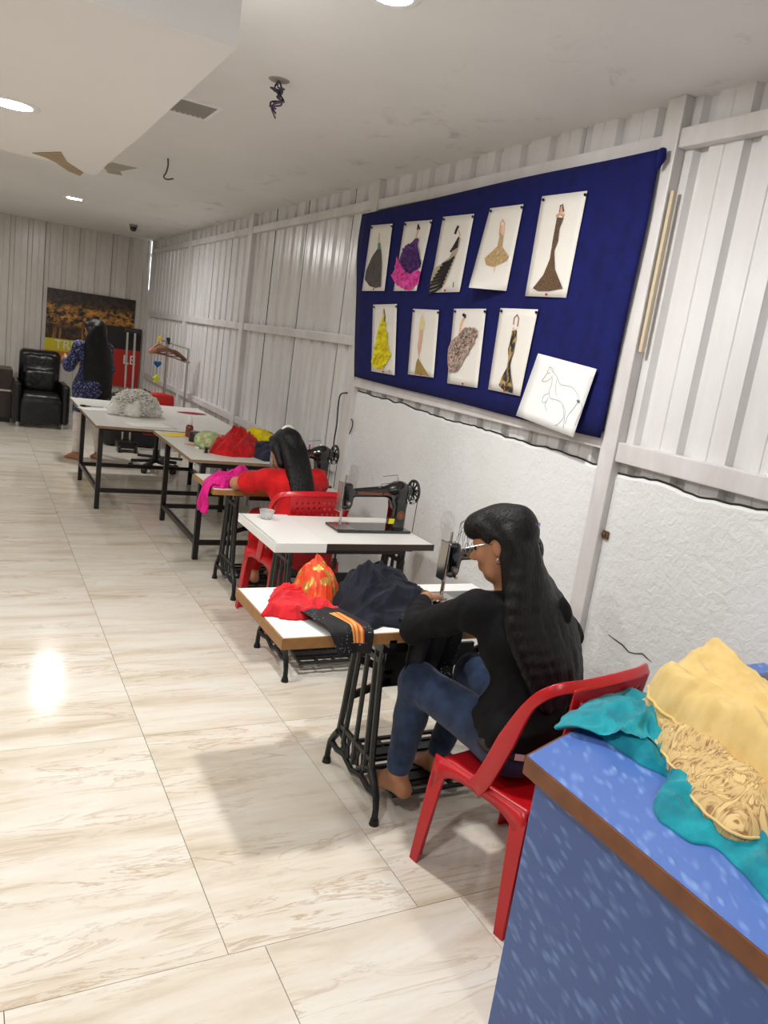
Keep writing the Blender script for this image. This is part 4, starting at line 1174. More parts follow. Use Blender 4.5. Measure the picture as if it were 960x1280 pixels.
# ---- standing woman at the far table
def woman_standing():
    t = thing('person', 'standing person seen from behind, hip-length black hair, checked top, white leggings', 'person', (1.22, 9.47, 0))
    fw = nrmv((-.28, .96, 0)); rt = nrmv(np.cross(fw, (0, 0, 1))); up = np.array([0, 0, 1.]); R3 = [rt, fw, up]
    B0 = np.array([1.235, 9.46, 0])
    pel = B0+up*.86; wai = B0+up*1.02; che = B0+up*1.20-fw*.01; nb = B0+up*1.335; hc = B0+up*1.475+fw*.02
    Ls, Rs = B0-rt*.165+up*1.29, B0+rt*.165+up*1.29
    Le, Lw = Ls-rt*.075+fw*.06-up*.235, Ls-rt*.03+fw*.26-up*.16
    Re, Rw = Rs+rt*.06+fw*.06-up*.24, Rs-rt*.02+fw*.25-up*.20
    Lh, Rh = pel-rt*.085, pel+rt*.085
    La, Ra = np.array([1.115, 9.44, .085]), np.array([1.365, 9.50, .085]); Lk, Rk = (Lh+La)/2+fw*.025, (Rh+Ra)/2+fw*.025
    hf = nrmv((-.75, .62, -.2))
    def torso(f, g, k=.05):
        f.ell(pel, (.16+g, .115+g, .12+g), R3, k); f.ell(wai, (.128+g, .095+g, .14+g), R3, k); f.ell(che, (.145+g, .10+g, .13+g), R3, k); f.cap(Ls, Rs, .05+g, .05+g, k)
    b = Field((.85, 9.2, -.01), (1.62, 9.95, 1.66), .0085)
    torso(b, 0); b.cap(nb-up*.02, hc-up*.04, .046, .042, .03)
    for A, B, C in ((Ls, Le, Lw), (Rs, Re, Rw)): b.cap(A, B, .043, .035, .03); b.cap(B, C, .035, .025, .02)
    for A, B, C in ((Lh, Lk, La), (Rh, Rk, Ra)): b.cap(A, B, .078, .05, .03); b.cap(B, B+(C-B)*.35-fw*.01, .05, .048, .02); b.cap(B+(C-B)*.35, C, .046, .031, .02)
    P, R = add_head(b, hc, hf, (0, .1, 1))
    add_hand(b, Lw, fw-.2*up, -rt*-1, up, .3, 1.0); add_hand(b, Rw, fw-.2*up, -rt, up, .3, 1.0)
    add_foot(b, La-up*.01, tuple(-rt*.35+fw*.9), .045); add_foot(b, Ra-up*.01, tuple(fw), .045)
    mkf('body', b, m_skin, t)
    lg = Field((.95, 9.2, .06), (1.6, 9.75, .98), .008)
    for A, B, C in ((Lh, Lk, La), (Rh, Rk, Ra)): lg.cap(A, B, .092, .062, .03); lg.cap(B, B+(C-B)*.35-fw*.01, .062, .060, .02); lg.cap(B+(C-B)*.35, C+up*.03, .058, .042, .02)
    lg.wob(.002, 40, 2)
    mkf('leggings', lg, fabric('white_legging', srgb(222, 214, 204), .8), t)
    # check printed sleeves and kurta
    mt, nt, bb = new_mat('blue_check')
    v = coords(nt, 'Object', (1, 1, 1)); ch = nt.nodes.new('ShaderNodeTexChecker'); nt.links.new(v, ch.inputs[0]); ch.inputs['Scale'].default_value = 34
    ch.inputs[1].default_value = srgb(36, 48, 104); ch.inputs[2].default_value = srgb(10, 10, 20)
    n2 = noise(nt, v, 55, 3); k2 = ramp(nt, n2, [(.56, (0, 0, 0, 1)), (.6, (1, 1, 1, 1))])
    nt.links.new(mix(nt, k2, ch.outputs[0], srgb(120, 126, 164)), bb.inputs['Base Color']); bb.inputs['Roughness'].default_value = .8
    s = Field((.82, 9.15, .45), (1.66, 9.95, 1.5), .008)
    torso(s, .016); s.cap(pel, pel-up*.05, .19, .20, .05)
    for A, B, C in ((Ls, Le, Lw), (Rs, Re, Rw)): s.cap(A, B, .062, .062, .03); s.cap(B, B+(C-B)*.5, .06, .055, .02)
    for q in (-1, 0, 1): s.cap(pel+rt*.08*q-up*.02, pel+rt*.10*q-up*.26, .10, .095, .05)
    s.cut((0, 0, .56), (0, 0, -1)); s.wob(.004, 24, 6)
    mkf('kurta', s, mt, t)
    h = Field((.95, 9.1, .62), (1.6, 9.75, 1.66), .007)
    h.ell(P(0, -.018, .04), (.086, .104, .092), R, .02); h.ell(P(0, -.09, .0), (.075, .06, .1), R, .04)
    for q in (-1, 1): h.cap(P(q*.062, .045, .07), P(q*.078, .0, -.02), .024, .024, .02); h.cap(P(q*.076, -.02, -.01), P(q*.085, -.05, -.13), .03, .04, .03)
    h.ell(P(0, .09, -.035), (.076, .078, .098), R, .012, 's')
    rr = random.Random(25)
    for k in range(-6, 7):
        q = k/6
        pts = spline([P(q*.066, -.08, .02), hc-fw*.09+rt*q*.085-up*.10, B0-fw*(.15-.05*q*q)+rt*q*.125+up*1.2+rt*.02, B0-fw*(.15-.05*q*q)+rt*(q*.14+.03)+up*.98, B0-fw*(.175-.04*q*q)+rt*(q*.115+.04)+up*(.70+.05*rr.random()+.05*abs(q))], 4)
        n = len(pts); h.path(pts, [.038-.016*(i/(n-1))**2 for i in range(n)], .016)
    mkf('hair', h, m_hair, t)
woman_standing()

# ------------------------------------------------------------------ blue reception counter
def laminate_blue(name, c1, c2, rot):
    mt, nt, b = new_mat(name)
    v = coords(nt, 'Object', (14, 14, 14), rot)
    vo = nt.nodes.new('ShaderNodeTexVoronoi'); vo.feature = 'SMOOTH_F1'; nt.links.new(v, vo.inputs['Vector']); vo.inputs['Scale'].default_value = 3.4
    mp = nt.nodes.new('ShaderNodeMapping'); nt.links.new(v, mp.inputs[0]); mp.inputs['Scale'].default_value = (1, .45, 1); nt.links.new(mp.outputs[0], vo.inputs['Vector'])
    n = noise(nt, v, .6, 3)
    d = ramp(nt, vo.outputs['Distance'], [(.12, (1, 1, 1, 1)), (.40, (0, 0, 0, 1))])
    f = mix(nt, 1.0, d, ramp(nt, n, [(.25, (.1, .1, .1, 1)), (.55, (.9, .9, .9, 1))]), 'MULTIPLY')
    nt.links.new(mix(nt, f, c1, c2), b.inputs['Base Color'])
    bump(nt, b, f, .5, .006)
    b.inputs['Roughness'].default_value = .38
    return mt
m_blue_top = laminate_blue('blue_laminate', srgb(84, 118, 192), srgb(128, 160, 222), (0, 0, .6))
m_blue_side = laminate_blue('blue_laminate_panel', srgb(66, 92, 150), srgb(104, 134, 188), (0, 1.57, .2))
m_woodband = M('brown_wood_band', srgb(124, 70, 30), .4, var=.35, vscale=18)
CT = .80
cnt = thing('reception_counter', 'blue patterned laminate counter with brown wood edge, piled with garments', 'counter', (1.85, .6, 0))
poly = [(1.237, 1.331), (1.82, 1.545), (2.43, 1.60), (2.43, -.5), (1.245, -.5)]
mk('countertop', MB().prism(poly, lambda u, v, t: (u, v, t), CT-.045, CT), m_blue_top, cnt, fix=True)
bd = MB()
for a, b in zip(poly, poly[1:]+poly[:1]):
    a, b = Vector((*a, 0)), Vector((*b, 0)); d = (b-a).normalized(); n_ = Vector((-d.y, d.x, 0))
    bd.bar(a+n_*.003+Vector((0, 0, CT-.0235)), b+n_*.003+Vector((0, 0, CT-.0235)), .006, .045)
mk('wood_band', bd, m_woodband, cnt)
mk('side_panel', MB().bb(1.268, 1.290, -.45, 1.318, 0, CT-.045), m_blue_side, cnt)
pb = [(1.29, 1.318), (1.82, 1.512), (2.42, 1.565), (2.42, 1.545), (1.822, 1.492), (1.29, 1.295)]
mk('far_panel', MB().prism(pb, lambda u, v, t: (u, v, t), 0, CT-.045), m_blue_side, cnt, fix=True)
pl_ = onz(925, 845, .86); ly = float(pl_[1])
mk('raised_ledge', MB().bb(2.12, 2.43, ly, ly+.07, .838, .86), m_blue_top, cnt)
mk('ledge_trim', MB().bb(2.12, 2.43, ly-.004, ly, .838, .858), M('grey_trim', srgb(150, 150, 150), .4), cnt)
mk('ledge_recess_shade', MB().bb(2.13, 2.42, ly+.012, ly+.06, CT, .838), m_blackplastic, cnt)  # solid black box paints the shade of the open recess below the ledge

# ------------------------------------------------------------------ garments on the counter
m_teal = fabric('teal_linen', srgb(24, 158, 172), .8, srgb(14, 122, 138), bsc=140, bstr=.35)
def print_mat():
    mt, nt, b = new_mat('cream_brown_print')
    t = nt.nodes.new('ShaderNodeUVMap'); mp = nt.nodes.new('ShaderNodeMapping'); nt.links.new(t.outputs[0], mp.inputs[0]); mp.inputs['Scale'].default_value = (5, 6, 1)
    n = noise(nt, mp.outputs[0], 1.1, 3, .6, 2.2); w_ = nt.nodes.new('ShaderNodeTexWave'); nt.links.new(mp.outputs[0], w_.inputs[0])
    w_.inputs['Scale'].default_value = .9; w_.inputs['Distortion'].default_value = 9; w_.inputs['Detail'].default_value = 2
    f = ramp(nt, n, [(.38, (0, 0, 0, 1)), (.42, (1, 1, 1, 1)), (.46, (.22, .22, .22, 1)), (.55, (.3, .3, .3, 1)), (.59, (1, 1, 1, 1)), (.64, (0, 0, 0, 1))]); g = ramp(nt, w_.outputs[0], [(.3, (.6, .6, .6, 1)), (.7, (1, 1, 1, 1))])
    nt.links.new(mix(nt, mix(nt, 1.0, f, g, 'MULTIPLY'), srgb(226, 196, 136), srgb(140, 98, 54)), b.inputs['Base Color']); b.inputs['Roughness'].default_value = .85
    return mt
m_print = print_mat()
m_cream = fabric('cream_cotton', srgb(234, 204, 136), .85, srgb(222, 190, 120), bsc=150)
G1 = 'garments on the blue counter'
o = heap('folded_garment', foot(.81, [(694, 910), (712, 885), (745, 870), (783, 856), (815, 868), (900, 930), (1010, 1030), (1010, 1170), (960, 1122), (930, 1088), (893, 1050), (868, 1050), (822, 1024), (816, 1000), (838, 966), (800, 952), (765, 928), (735, 906), (712, 906)]), CT, .028, m_teal, 5, 11, .030, 1.1, [(1.62, 1.36, .035, .10)], lat=.016)
tag(o, 'crumpled teal linen garment lying lowest on the blue counter', 'cloth', G1)
o = heap('folded_garment', foot(.86, [(802, 872), (820, 862), (850, 852), (960, 880), (1060, 960), (1060, 1080), (985, 1046), (925, 1034), (893, 1014), (862, 978), (838, 944), (818, 908)]), CT+.02, .075, m_print, 8, 7, .020, 1.25, [], plateau=5, lat=.010, edge=.018, hem=.004)
tag(o, 'cream garment with brown floral print, draped over the teal one', 'cloth', G1)
o = heap('folded_garment', foot(.93, [(814, 856), (818, 842), (842, 836), (870, 830), (905, 842), (985, 880), (1060, 930), (1060, 1010), (985, 985), (948, 962), (900, 926), (858, 894), (832, 876)]), CT+.06, .115, m_cream, 12, 6, .045, 1.15, [(1.86, 1.40, .03, .10)], plateau=6, lat=.012, aniso=3.2, edge=.03, hem=.005)
tag(o, 'plain cream cotton garment folded on top of the pile', 'cloth', G1)

# ------------------------------------------------------------------ cutting tables
ZC = .765
def cutting_table(label, x0, x1, y0, y1, legs, zs, front=True):
    t = thing('cutting_table', label, 'table', ((x0+x1)/2, (y0+y1)/2, 0), group='white cutting tables with black tube frames')
    mk('tabletop', MB().bb(x0, x1, y0, y1, ZC-.022, ZC), m_laminate_old, t, bevel=.002)
    mk('edge_band', MB().bb(x0-.004, x1+.004, y0-.004, y0, ZC-.024, ZC-.002).bb(x0-.004, x1+.004, y1, y1+.004, ZC-.024, ZC-.002).bb(x0-.004, x0, y0, y1, ZC-.024, ZC-.002).bb(x1, x1+.004, y0, y1, ZC-.024, ZC-.002), m_thinedge, t)
    lx0, lx1, ly0, ly1 = legs
    for x in (lx0, lx1):
        for y in (ly0, ly1): mk('leg', MB().bb(x-.02, x+.02, y-.02, y+.02, 0, ZC-.022), m_blacktube, t, bevel=.003)
    for a, b in (((lx0, ly0), (lx0, ly1)), ((lx1, ly0), (lx1, ly1)), ((lx0, ly0), (lx1, ly0)), ((lx0, ly1), (lx1, ly1))):
        for z, nm in ((zs, 'stretcher'), (ZC-.042, 'apron_rail')):
            d = Vector((b[0]-a[0], b[1]-a[1], 0)).normalized()*.02
            mk(nm, MB().bar((a[0]+d.x, a[1]+d.y, z), (b[0]-d.x, b[1]-d.y, z), .03, .036), m_blacktube, t)
    return t
cut2 = cutting_table('white cutting table piled with red and yellow cloth', 1.43, 2.34, 5.52, 6.86, (1.53, 2.12, 5.56, 6.72), .13)
cut1 = cutting_table('white cutting table carrying the tangled off-white heap', .965, 2.34, 6.92, 8.95, (1.03, 2.15, 7.08, 8.30), .17)

# ------------------------------------------------------------------ cloth on the sewing and cutting tables
m_redcl = fabric('red_voile', srgb(216, 22, 34), .75, srgb(184, 12, 26))
def brocade():
    mt, nt, b = new_mat('orange_gold_brocade')
    v = coords(nt, 'Object'); n = noise(nt, v, 16, 4, .6, .8)
    f = ramp(nt, n, [(.52, (0, 0, 0, 1)), (.6, (1, 1, 1, 1))])
    nt.links.new(mix(nt, f, srgb(226, 66, 20), srgb(224, 178, 96)), b.inputs['Base Color']); nt.links.new(f, b.inputs['Metallic'])
    b.inputs['Roughness'].default_value = .42; bump(nt, b, noise(nt, v, 90, 3), .3, .004); return mt
m_broc = brocade()
def sequin_mat(name, base, spark, thr=.74):
    mt, nt, b = new_mat(name)
    v = coords(nt, 'Object'); vo = nt.nodes.new('ShaderNodeTexVoronoi'); nt.links.new(v, vo.inputs['Vector']); vo.inputs['Scale'].default_value = 110
    n = noise(nt, v, 7, 2); g = ramp(nt, n, [(.52, (0, 0, 0, 1)), (.6, (1, 1, 1, 1))])
    f = ramp(nt, vo.outputs['Distance'], [(.16, (1, 1, 1, 1)), (.22, (0, 0, 0, 1))]); f = mix(nt, 1.0, f, g, 'MULTIPLY')
    nt.links.new(mix(nt, f, base, spark), b.inputs['Base Color']); b.inputs['Roughness'].default_value = .8
    bump(nt, b, noise(nt, v, 60, 4), .25, .004); return mt
m_navy = fabric('navy_crepe', srgb(24, 28, 42), .85, srgb(14, 16, 26), sheen=.03)
m_sequin = sequin_mat('black_sequined', srgb(16, 15, 20), srgb(190, 190, 196))
G2 = 'cloth heaped on the front sewing table'
o = heap('cloth_piece', foot(ZT, [(325, 770), (341, 761), (337, 749), (342, 737), (354, 739), (372, 733), (400, 745), (428, 768), (405, 770), (377, 776), (357, 775), (340, 772)]), ZT, .030, m_redcl, 21, 13, .028, .7, [], lat=.012)
tag(o, 'plain red cloth spread at the left end of the wood edged sewing table', 'cloth', G2)
pk = onz(391, 706, ZT+.13)
o = heap('cloth_piece', foot(ZT+.02, [(362, 741), (374, 730), (392, 720), (408, 722), (426, 740), (420, 752), (404, 760), (392, 761), (376, 750)]), ZT+.006, .055, m_broc, 25, 14, .030, 1.9, [(pk[0], pk[1]-.03, .085, .085)], plateau=2.2, lat=.012)
tag(o, 'orange cloth with gold brocade motifs bunched between red and navy cloth', 'cloth', G2)
p1_, p2_ = onz(448, 712, ZT+.12), onz(484, 712, ZT+.12)
o = heap('cloth_piece', foot(ZT, [(413, 757), (420, 738), (436, 729), (470, 722), (505, 728), (538, 750), (536, 772), (512, 788), (482, 784), (458, 790), (436, 778), (420, 766)]), ZT+.003, .055, m_navy, 33, 9, .042, .5, [(p1_[0], p1_[1]-.03, .07, .09), (p2_[0], p2_[1]-.03, .07, .09)], plateau=2.4, lat=.016)
tag(o, 'navy crepe cloth in a big crumpled heap before the black machine', 'cloth', G2)
P_ = drape2((1.41, 2.27), (1.64, 2.27), (0, 1), .006, .16, .21, ZT+.01, 4, .04, 3, .016, taper=.1)
tag(cloth_obj('cloth_piece', P_, m_sequin), 'black sequined cloth hanging over the table edge beside the jeans', 'cloth', G2)
brd = thing('cloth_piece', 'black cloth strip with red and gold border hanging over the wood edged table', 'cloth', (1.22, 2.3, ZT+.012), group=G2)
P_ = drape2((1.07, 2.27), (1.24, 2.27), (0, 1), .005, .19, .085, ZT+.012, 9, .32, 1, .008, (24, 34), taper=.25); cloth_obj('strip', P_, m_sequin, brd)
mt, nt, b = new_mat('gold_red_border'); t_ = nt.nodes.new('ShaderNodeUVMap'); sp = nt.nodes.new('ShaderNodeSeparateXYZ'); nt.links.new(t_.outputs[0], sp.inputs[0])
nt.links.new(ramp(nt, sp.outputs['X'], [(.0, srgb(236, 196, 96)), (.18, srgb(226, 60, 24)), (.38, srgb(238, 206, 110)), (.55, srgb(210, 28, 24)), (.8, srgb(236, 190, 90)), (.92, srgb(200, 60, 30))]), b.inputs['Base Color']); b.inputs['Roughness'].default_value = .45
Q = P_[12:19, 6:30].copy(); Q[..., 2] += .004; Q[..., 1] -= .004; cloth_obj('gold_border', Q, mt, brd)

# magenta cloth sliding off the rear sewing table
m_mag = fabric('magenta_satin', srgb(226, 22, 140), .5, srgb(196, 10, 116), sheen=.1)
mg = thing('cloth_piece', 'magenta satin cloth slipping off the end of the rear sewing table', 'cloth', (1.42, 4.8, ZT))
P_ = drape2((1.35, 4.80), (1.35, 4.66), (1, 0), .005, .10, .185, ZT, 5, .05, 2, .018, taper=.15); cloth_obj('hanging_end', P_, m_mag, mg)
o = heap('bunched_part', [(1.345, 4.66), (1.345, 4.84), (1.42, 4.94), (1.58, 4.98), (1.70, 4.95), (1.68, 4.86), (1.60, 4.76), (1.50, 4.68), (1.42, 4.65)], ZT+.001, .05, m_mag, 44, 12, .03, .3, [(1.62, 4.92, .05, .05)], lat=.014)
o.parent = mg; o.location = (o.location[0]-1.42, o.location[1]-4.8, o.location[2]-ZT)

G3 = 'cloth on the far cutting table'
m_red2 = fabric('red_crepe', srgb(206, 20, 26), .8, srgb(170, 10, 18))
pk = onz(284, 530, ZC+.17)
o = heap('cloth_piece', [(1.64, 5.84), (1.72, 6.02), (1.83, 6.18), (2.02, 6.24), (2.13, 6.10), (2.12, 5.90), (1.96, 5.75), (1.78, 5.71)], ZC, .085, m_red2, 51, 8, .05, .9, [(1.90, 6.03, .085, .14)], plateau=3, lat=.018)
tag(o, 'red crepe cloth heaped on the white cutting table', 'cloth', G3)
m_yel = fabric('yellow_cotton', srgb(240, 218, 16), .8, srgb(214, 188, 8))
o = heap('cloth_piece', [(1.96, 6.02), (1.99, 6.22), (2.08, 6.30), (2.24, 6.20), (2.31, 6.02), (2.2, 5.92), (2.06, 5.94)], ZC+.04, .11, m_yel, 55, 9, .035, .2, [], plateau=3, lat=.012)
tag(o, 'yellow cotton cloth lying over the red heap', 'cloth', G3)
mt, nt, b = new_mat('pink_check'); ch = nt.nodes.new('ShaderNodeTexChecker'); t_ = nt.nodes.new('ShaderNodeUVMap'); nt.links.new(t_.outputs[0], ch.inputs[0]); ch.inputs['Scale'].default_value = 24
ch.inputs[1].default_value = srgb(226, 60, 150); ch.inputs[2].default_value = srgb(240, 190, 215); nt.links.new(ch.outputs[0], b.inputs['Base Color']); b.inputs['Roughness'].default_value = .85
o = heap('cloth_piece', [(2.02, 6.40), (2.1, 6.30), (2.3, 6.30), (2.33, 6.5), (2.25, 6.66), (2.08, 6.6)], ZC, .10, mt, 61, 9, .04, .4, [], plateau=3)
tag(o, 'pink and white checked cloth behind the yellow one', 'cloth', G3)
m_nbag = fabric('navy_bag_cloth', srgb(30, 36, 66), .8, srgb(36, 38, 48))
o = heap('fabric_bag', foot(ZC, [(309, 564), (318, 557), (338, 553), (345, 557), (350, 570), (344, 577), (330, 577), (316, 571)]), ZC, .10, m_nbag, 65, 7, .035, .1, [], plateau=4)
tag(o, 'slumped navy cloth bag at the end of the white cutting table', 'bag')
mt, nt, b = new_mat('green_print'); v = coords(nt, 'Object'); n = noise(nt, v, 26, 3, .5, .6)
nt.links.new(ramp(nt, n, [(.40, srgb(206, 208, 176)), (.5, srgb(142, 172, 100)), (.62, srgb(176, 196, 140)), (.72, srgb(206, 120, 90))]), b.inputs['Base Color']); b.inputs['Roughness'].default_value = .8
f = Field((1.55, 5.85, ZC-.01), (1.95, 6.3, ZC+.24), .008)
f.ell((1.69, 6.06, ZC+.06), (.11, .10, .085), None, .02); f.wob(.007, 26, 5); f.cut((0, 0, ZC+.001), (0, 0, -1))
tag(mkf('cloth_roll', f, mt), 'bundle of pale green printed cloth tucked under the red heap', 'cloth')

# small things on the cutting tables
def at(px, py, z): q = onz(px, py, z); return (float(q[0]), float(q[1]), z)
o = mk('thread_reel', MB().lathe([(.018, 0), (.018, .006), (.012, .008), (.012, .035), (.018, .037), (.018, .043)], n=16), m_blackplastic, sangle=40); o.location = at(257.5, 566, ZC); tag(o, 'small black thread reel standing on the cutting table', 'thread reel')
o = mk('chalk_piece', MB().box((0, 0, .008), (.03, .022, .016)), m_paperw, bevel=.004); o.location = at(246, 561, ZC); tag(o, 'small white chalk piece beside the black reel', 'chalk')
o = mk('cloth_scrap', MB().grid(8, 6, lambda u, v: (.14*(u-.5), .07*(v-.5), .004+.006*math.sin(6*u)*math.cos(5*v)+.006)), M('teal_scrap', srgb(70, 190, 170), .7), smooth=True, solid=.002); o.location = at(264, 561, ZC); tag(o, 'small mint green cloth scrap below the green bundle', 'cloth')
bt = thing('oil_bottle', 'amber oil bottle with white nozzle lying by the yellow paper', 'bottle', at(236, 546, ZC))
m_amber = M('amber_liquid', srgb(120, 40, 12), .2, coat=.5)
mk('body', MB().lathe([(.001, 0), (.03, 0), (.033, .008), (.033, .085), (.026, .10), (.012, .108)], (0, 0, 0.0), 18), m_amber, bt, local=True, smooth=True)
mk('cap', MB().lathe([(.014, .104), (.022, .107), (.022, .15), (.014, .165), (.006, .19), (.004, .195)], n=14), m_paperw, bt, local=True, smooth=True)
ob = mk('oil_tin', MB().lathe([(.001, 0), (.05, 0), (.052, .004), (.052, .075), (.046, .085), (.001, .086)], n=20), M('dark_brown_tin', srgb(48, 22, 16), .3), sangle=40); ob.location = at(243.5, 552, ZC); tag(ob, 'squat dark brown tin standing before the amber bottle', 'tin')
for nm, lab, px, py, dx, dy, mt_, rz in (('paper_sheet', 'bright yellow sheet of paper on the cutting table', 220, 544, .24, .18, M('yellow_paper', srgb(242, 214, 20), .6), .5), ('paper_sheet', 'white paper pattern sheet by the off-white heap', 188, 532, .40, .28, m_paperw, .2), ('paper_sheet', 'white paper sheet under the black scissors', 120, 512, .30, .21, m_paperw, .3), ('paper_sheet', 'orange paper label lying before the brown tin', 240, 556, .12, .05, M('orange_label', srgb(232, 140, 40), .6), 0)):
    o = mk(nm, MB().grid(7, 6, lambda u, v: (dx*(u-.5), dy*(v-.5), .002+.004*u*u*v)), mt_, smooth=True, solid=.001); o.location = at(px, py, ZC); o.rotation_euler = (0, 0, rz); tag(o, lab, 'paper')
o = mk('cloth_scrap', MB().grid(12, 6, lambda u, v: (.32*(u-.5), .16*(v-.5)*math.sin(PI*(u*.96+.02)), .006+.010*math.sin(PI*u)*(1-abs(2*v-1)))), fabric('dark_magenta', srgb(190, 10, 80)), smooth=True, solid=.003); o.location = at(240, 517, ZC); tag(o, 'dark pink cloth scrap near the wall end of the table', 'cloth')
sc = thing('scissors', 'black handled scissors lying on the far cutting table', 'scissors', at(112, 508.5, ZC), 0)
mk('blade', MB().prism([(0, 0), (.13, .006), (.13, -.008), (0, -.01)], lambda u, v, t: (u, v, t+.006), 0, .003).prism([(0, 0), (.13, -.012), (.13, .0), (0, .01)], lambda u, v, t: (u, v, t+.003), 0, .003), m_chrome, sc, local=True)
mk('handle', MB().torus((-.06, .025, .006), .024, .006, 'z', 18, 6).torus((-.06, -.025, .006), .024, .006, 'z', 18, 6).bar((-.04, .015, .006), (.01, 0, .006), .012, .008).bar((-.04, -.015, .006), (.01, 0, .006), .012, .008), m_blackplastic, sc, local=True)
# off-white lacy heap
m_heap = M('offwhite_yarn', srgb(240, 238, 231), .9, bscale=70, bstr=.35, bdist=.01, var=.18, vscale=40)
f = Field((1.08, 7.55, ZC-.01), (1.80, 8.15, ZC+.30), .010)
for (x, y, z, r) in ((1.32, 7.80, .05, .10), (1.45, 7.86, .08, .14), (1.56, 7.84, .05, .11), (1.24, 7.78, .03, .07), (1.40, 7.74, .04, .09), (1.50, 7.93, .06, .10)): f.ell((x, y, ZC+z), (r*1.15, r, r*.95), None, .04)
f.wob(.016, 34, 7); f.cut((0, 0, ZC+.001), (0, 0, -1))
yarn = mkf('yarn_heap', f, m_heap, relax=0); tag(yarn, 'tangled off-white lace and yarn heap on the far cutting table', 'yarn')
st = MB(); rr = random.Random(4)
for k in range(420):
    a = rr.uniform(0, 6.28); q = rr.random()**.5; x = 1.44+.24*q*math.cos(a); y = 7.84+.16*q*math.sin(a); z = ZC+.225*(1-q*q)**.6+.012
    pts = [(x+rr.uniform(-.035, .035), y+rr.uniform(-.035, .035), max(ZC+.006, z+rr.uniform(-.025, .02))) for _ in range(5)]
    st.tube([tuple(p) for p in spline(pts, 3)], .0055, 4)
so = mk('loose_yarn', st, m_heap, yarn); so['kind'] = 'stuff'

# ------------------------------------------------------------------ blue cloth board with fashion pictures
XB = W-.018
m_royal = fabric('royal_blue_felt', srgb(17, 23, 92), .9, srgb(13, 18, 76), sheen=0.02)
lc = spline([(453, 268), (447, 310), (446, 360), (444, 420), (443, 470)], 4); rc = spline([(826, 186), (812, 262), (795, 340), (773, 440), (750, 548)], 4)
board = thing('display_board', 'royal blue cloth board pinned with fashion sketches on the sheet wall', 'notice board', tuple(onx(640, 370, XB)))
nb_ = 60; nh = len(lc); V = []
for j in range(nh):
    for i in range(nb_):
        u = i/(nb_-1); v = j/(nh-1)
        px = lc[j]*(1-u)+rc[j]*u
        sag = 3.0*math.sin(PI*u)*(v-.5)*.6+.7*math.sin(9*u+v)*(1 if j in (0, nh-1) else 0)
        w_ = .006*math.sin(26*u+2*v)*math.sin(PI*min(1, v*1.2))*u+.004*math.sin(60*u)
        V.append(tuple(onx(px[0], px[1]+sag, XB-abs(w_)*.8)))
F = [(j*nb_+i, j*nb_+i+1, (j+1)*nb_+i+1, (j+1)*nb_+i) for j in range(nh-1) for i in range(nb_-1)]
mk('cloth_cover', (V, F), m_royal, board, smooth=True, solid=.006)
tk = [onx(826, 190, XB-.006), onx(822, 200, XB-.006), onx(812, 206, XB-.004), onx(818, 190, XB-.004)]
mk('corner_fold', MB().tube([tuple(onx(829, 186, XB-.01)), tuple(onx(827, 198, XB-.012)), tuple(onx(822, 211, XB-.008))], [.014, .018, .006], 8), m_royal, board, smooth=True)

z5 = lambda x, y: (440+x/6, 230+y/6); z6 = lambda x, y: (580+x/5.647, 230+y/5.647); z7 = lambda x, y: (440+x/6, 370+y/6); z8 = lambda x, y: (600+x/6, 370+y/6); z0 = lambda x, y: (430+x/2.341, 180+y/2.341)
m_paper = M('sketch_paper', srgb(232, 228, 220), .6, var=.04, vscale=5)
m_skinpaint = M('sketch_skin', srgb(214, 170, 140), .7); m_inkb = M('ink_black', srgb(24, 22, 24), .6); m_pencil = M('pencil_grey', srgb(166, 166, 168), .7)
m_pin = M('pin_black', srgb(20, 20, 30), .3); m_pinr = M('pin_red', srgb(190, 30, 40), .3)
def tex2(name, stops, scale=60, stretch=(1, 1, 1), bs=.8):
    mt, nt, b = new_mat(name); v = coords(nt, 'World', stretch); n = noise(nt, v, scale, 3, .6, .4)
    nt.links.new(ramp(nt, n, stops), b.inputs['Base Color']); b.inputs['Roughness'].default_value = .75; bump(nt, b, n, bs, .008); return mt
def wall_poly(mb, pts, d0, d1): mb.prism(pts, lambda u, v, t: onx(u, v, XB-t), d0, d1); return mb
def stroke(mb, pts, r, d=.0075): mb.tube([tuple(onx(x, y, XB-d)) for x, y in pts], r, 5); return mb
def picture(label, corners, pieces, strokes, curl=0, pins=True, d=.011):
    c = [np.array(q, float) for q in corners]; cc = sum(c)/4
    t = thing('fashion_sketch', label, 'picture', tuple(onx(cc[0], cc[1], XB)), group='pictures pinned on the blue board')
    def pg(u, v):
        q = c[0]*(1-u)*(1-v)+c[1]*u*(1-v)+c[2]*u*v+c[3]*(1-u)*v
        return onx(q[0], q[1], XB-d-.004-curl*max(0, v-.7)**2*(1-u)*2.0)
    mk('paper', MB().grid(9, 11, pg), m_paper, t, smooth=True, solid=.0012)
    for nm, pts, mt, th in pieces: mk(nm, wall_poly(MB(), pts, d+.0035, d+.0045+th), mt, t, fix=True)
    for nm, pts, mt, r in strokes: mk(nm, stroke(MB(), pts, r, d+.0055), mt, t)
    if pins:
        for (i, w_) in ((0, m_pin), (1, m_pin)):
            q = c[i]*.93+cc*.07; a, b = onx(q[0], q[1], XB-d-.004), onx(q[0], q[1], XB-d-.014); mk('pin', MB().cyl(tuple(a), tuple(b), .006, .007, 8), w_, t)
        q = (c[2]+c[3])/2*.95+cc*.05; a, b = onx(q[0], q[1], XB-d-.004), onx(q[0], q[1], XB-d-.012); mk('pin', MB().cyl(tuple(a), tuple(b), .005, .006, 8), m_pinr, t)
    return t
Z = lambda f, L: [f(*p) for p in L]
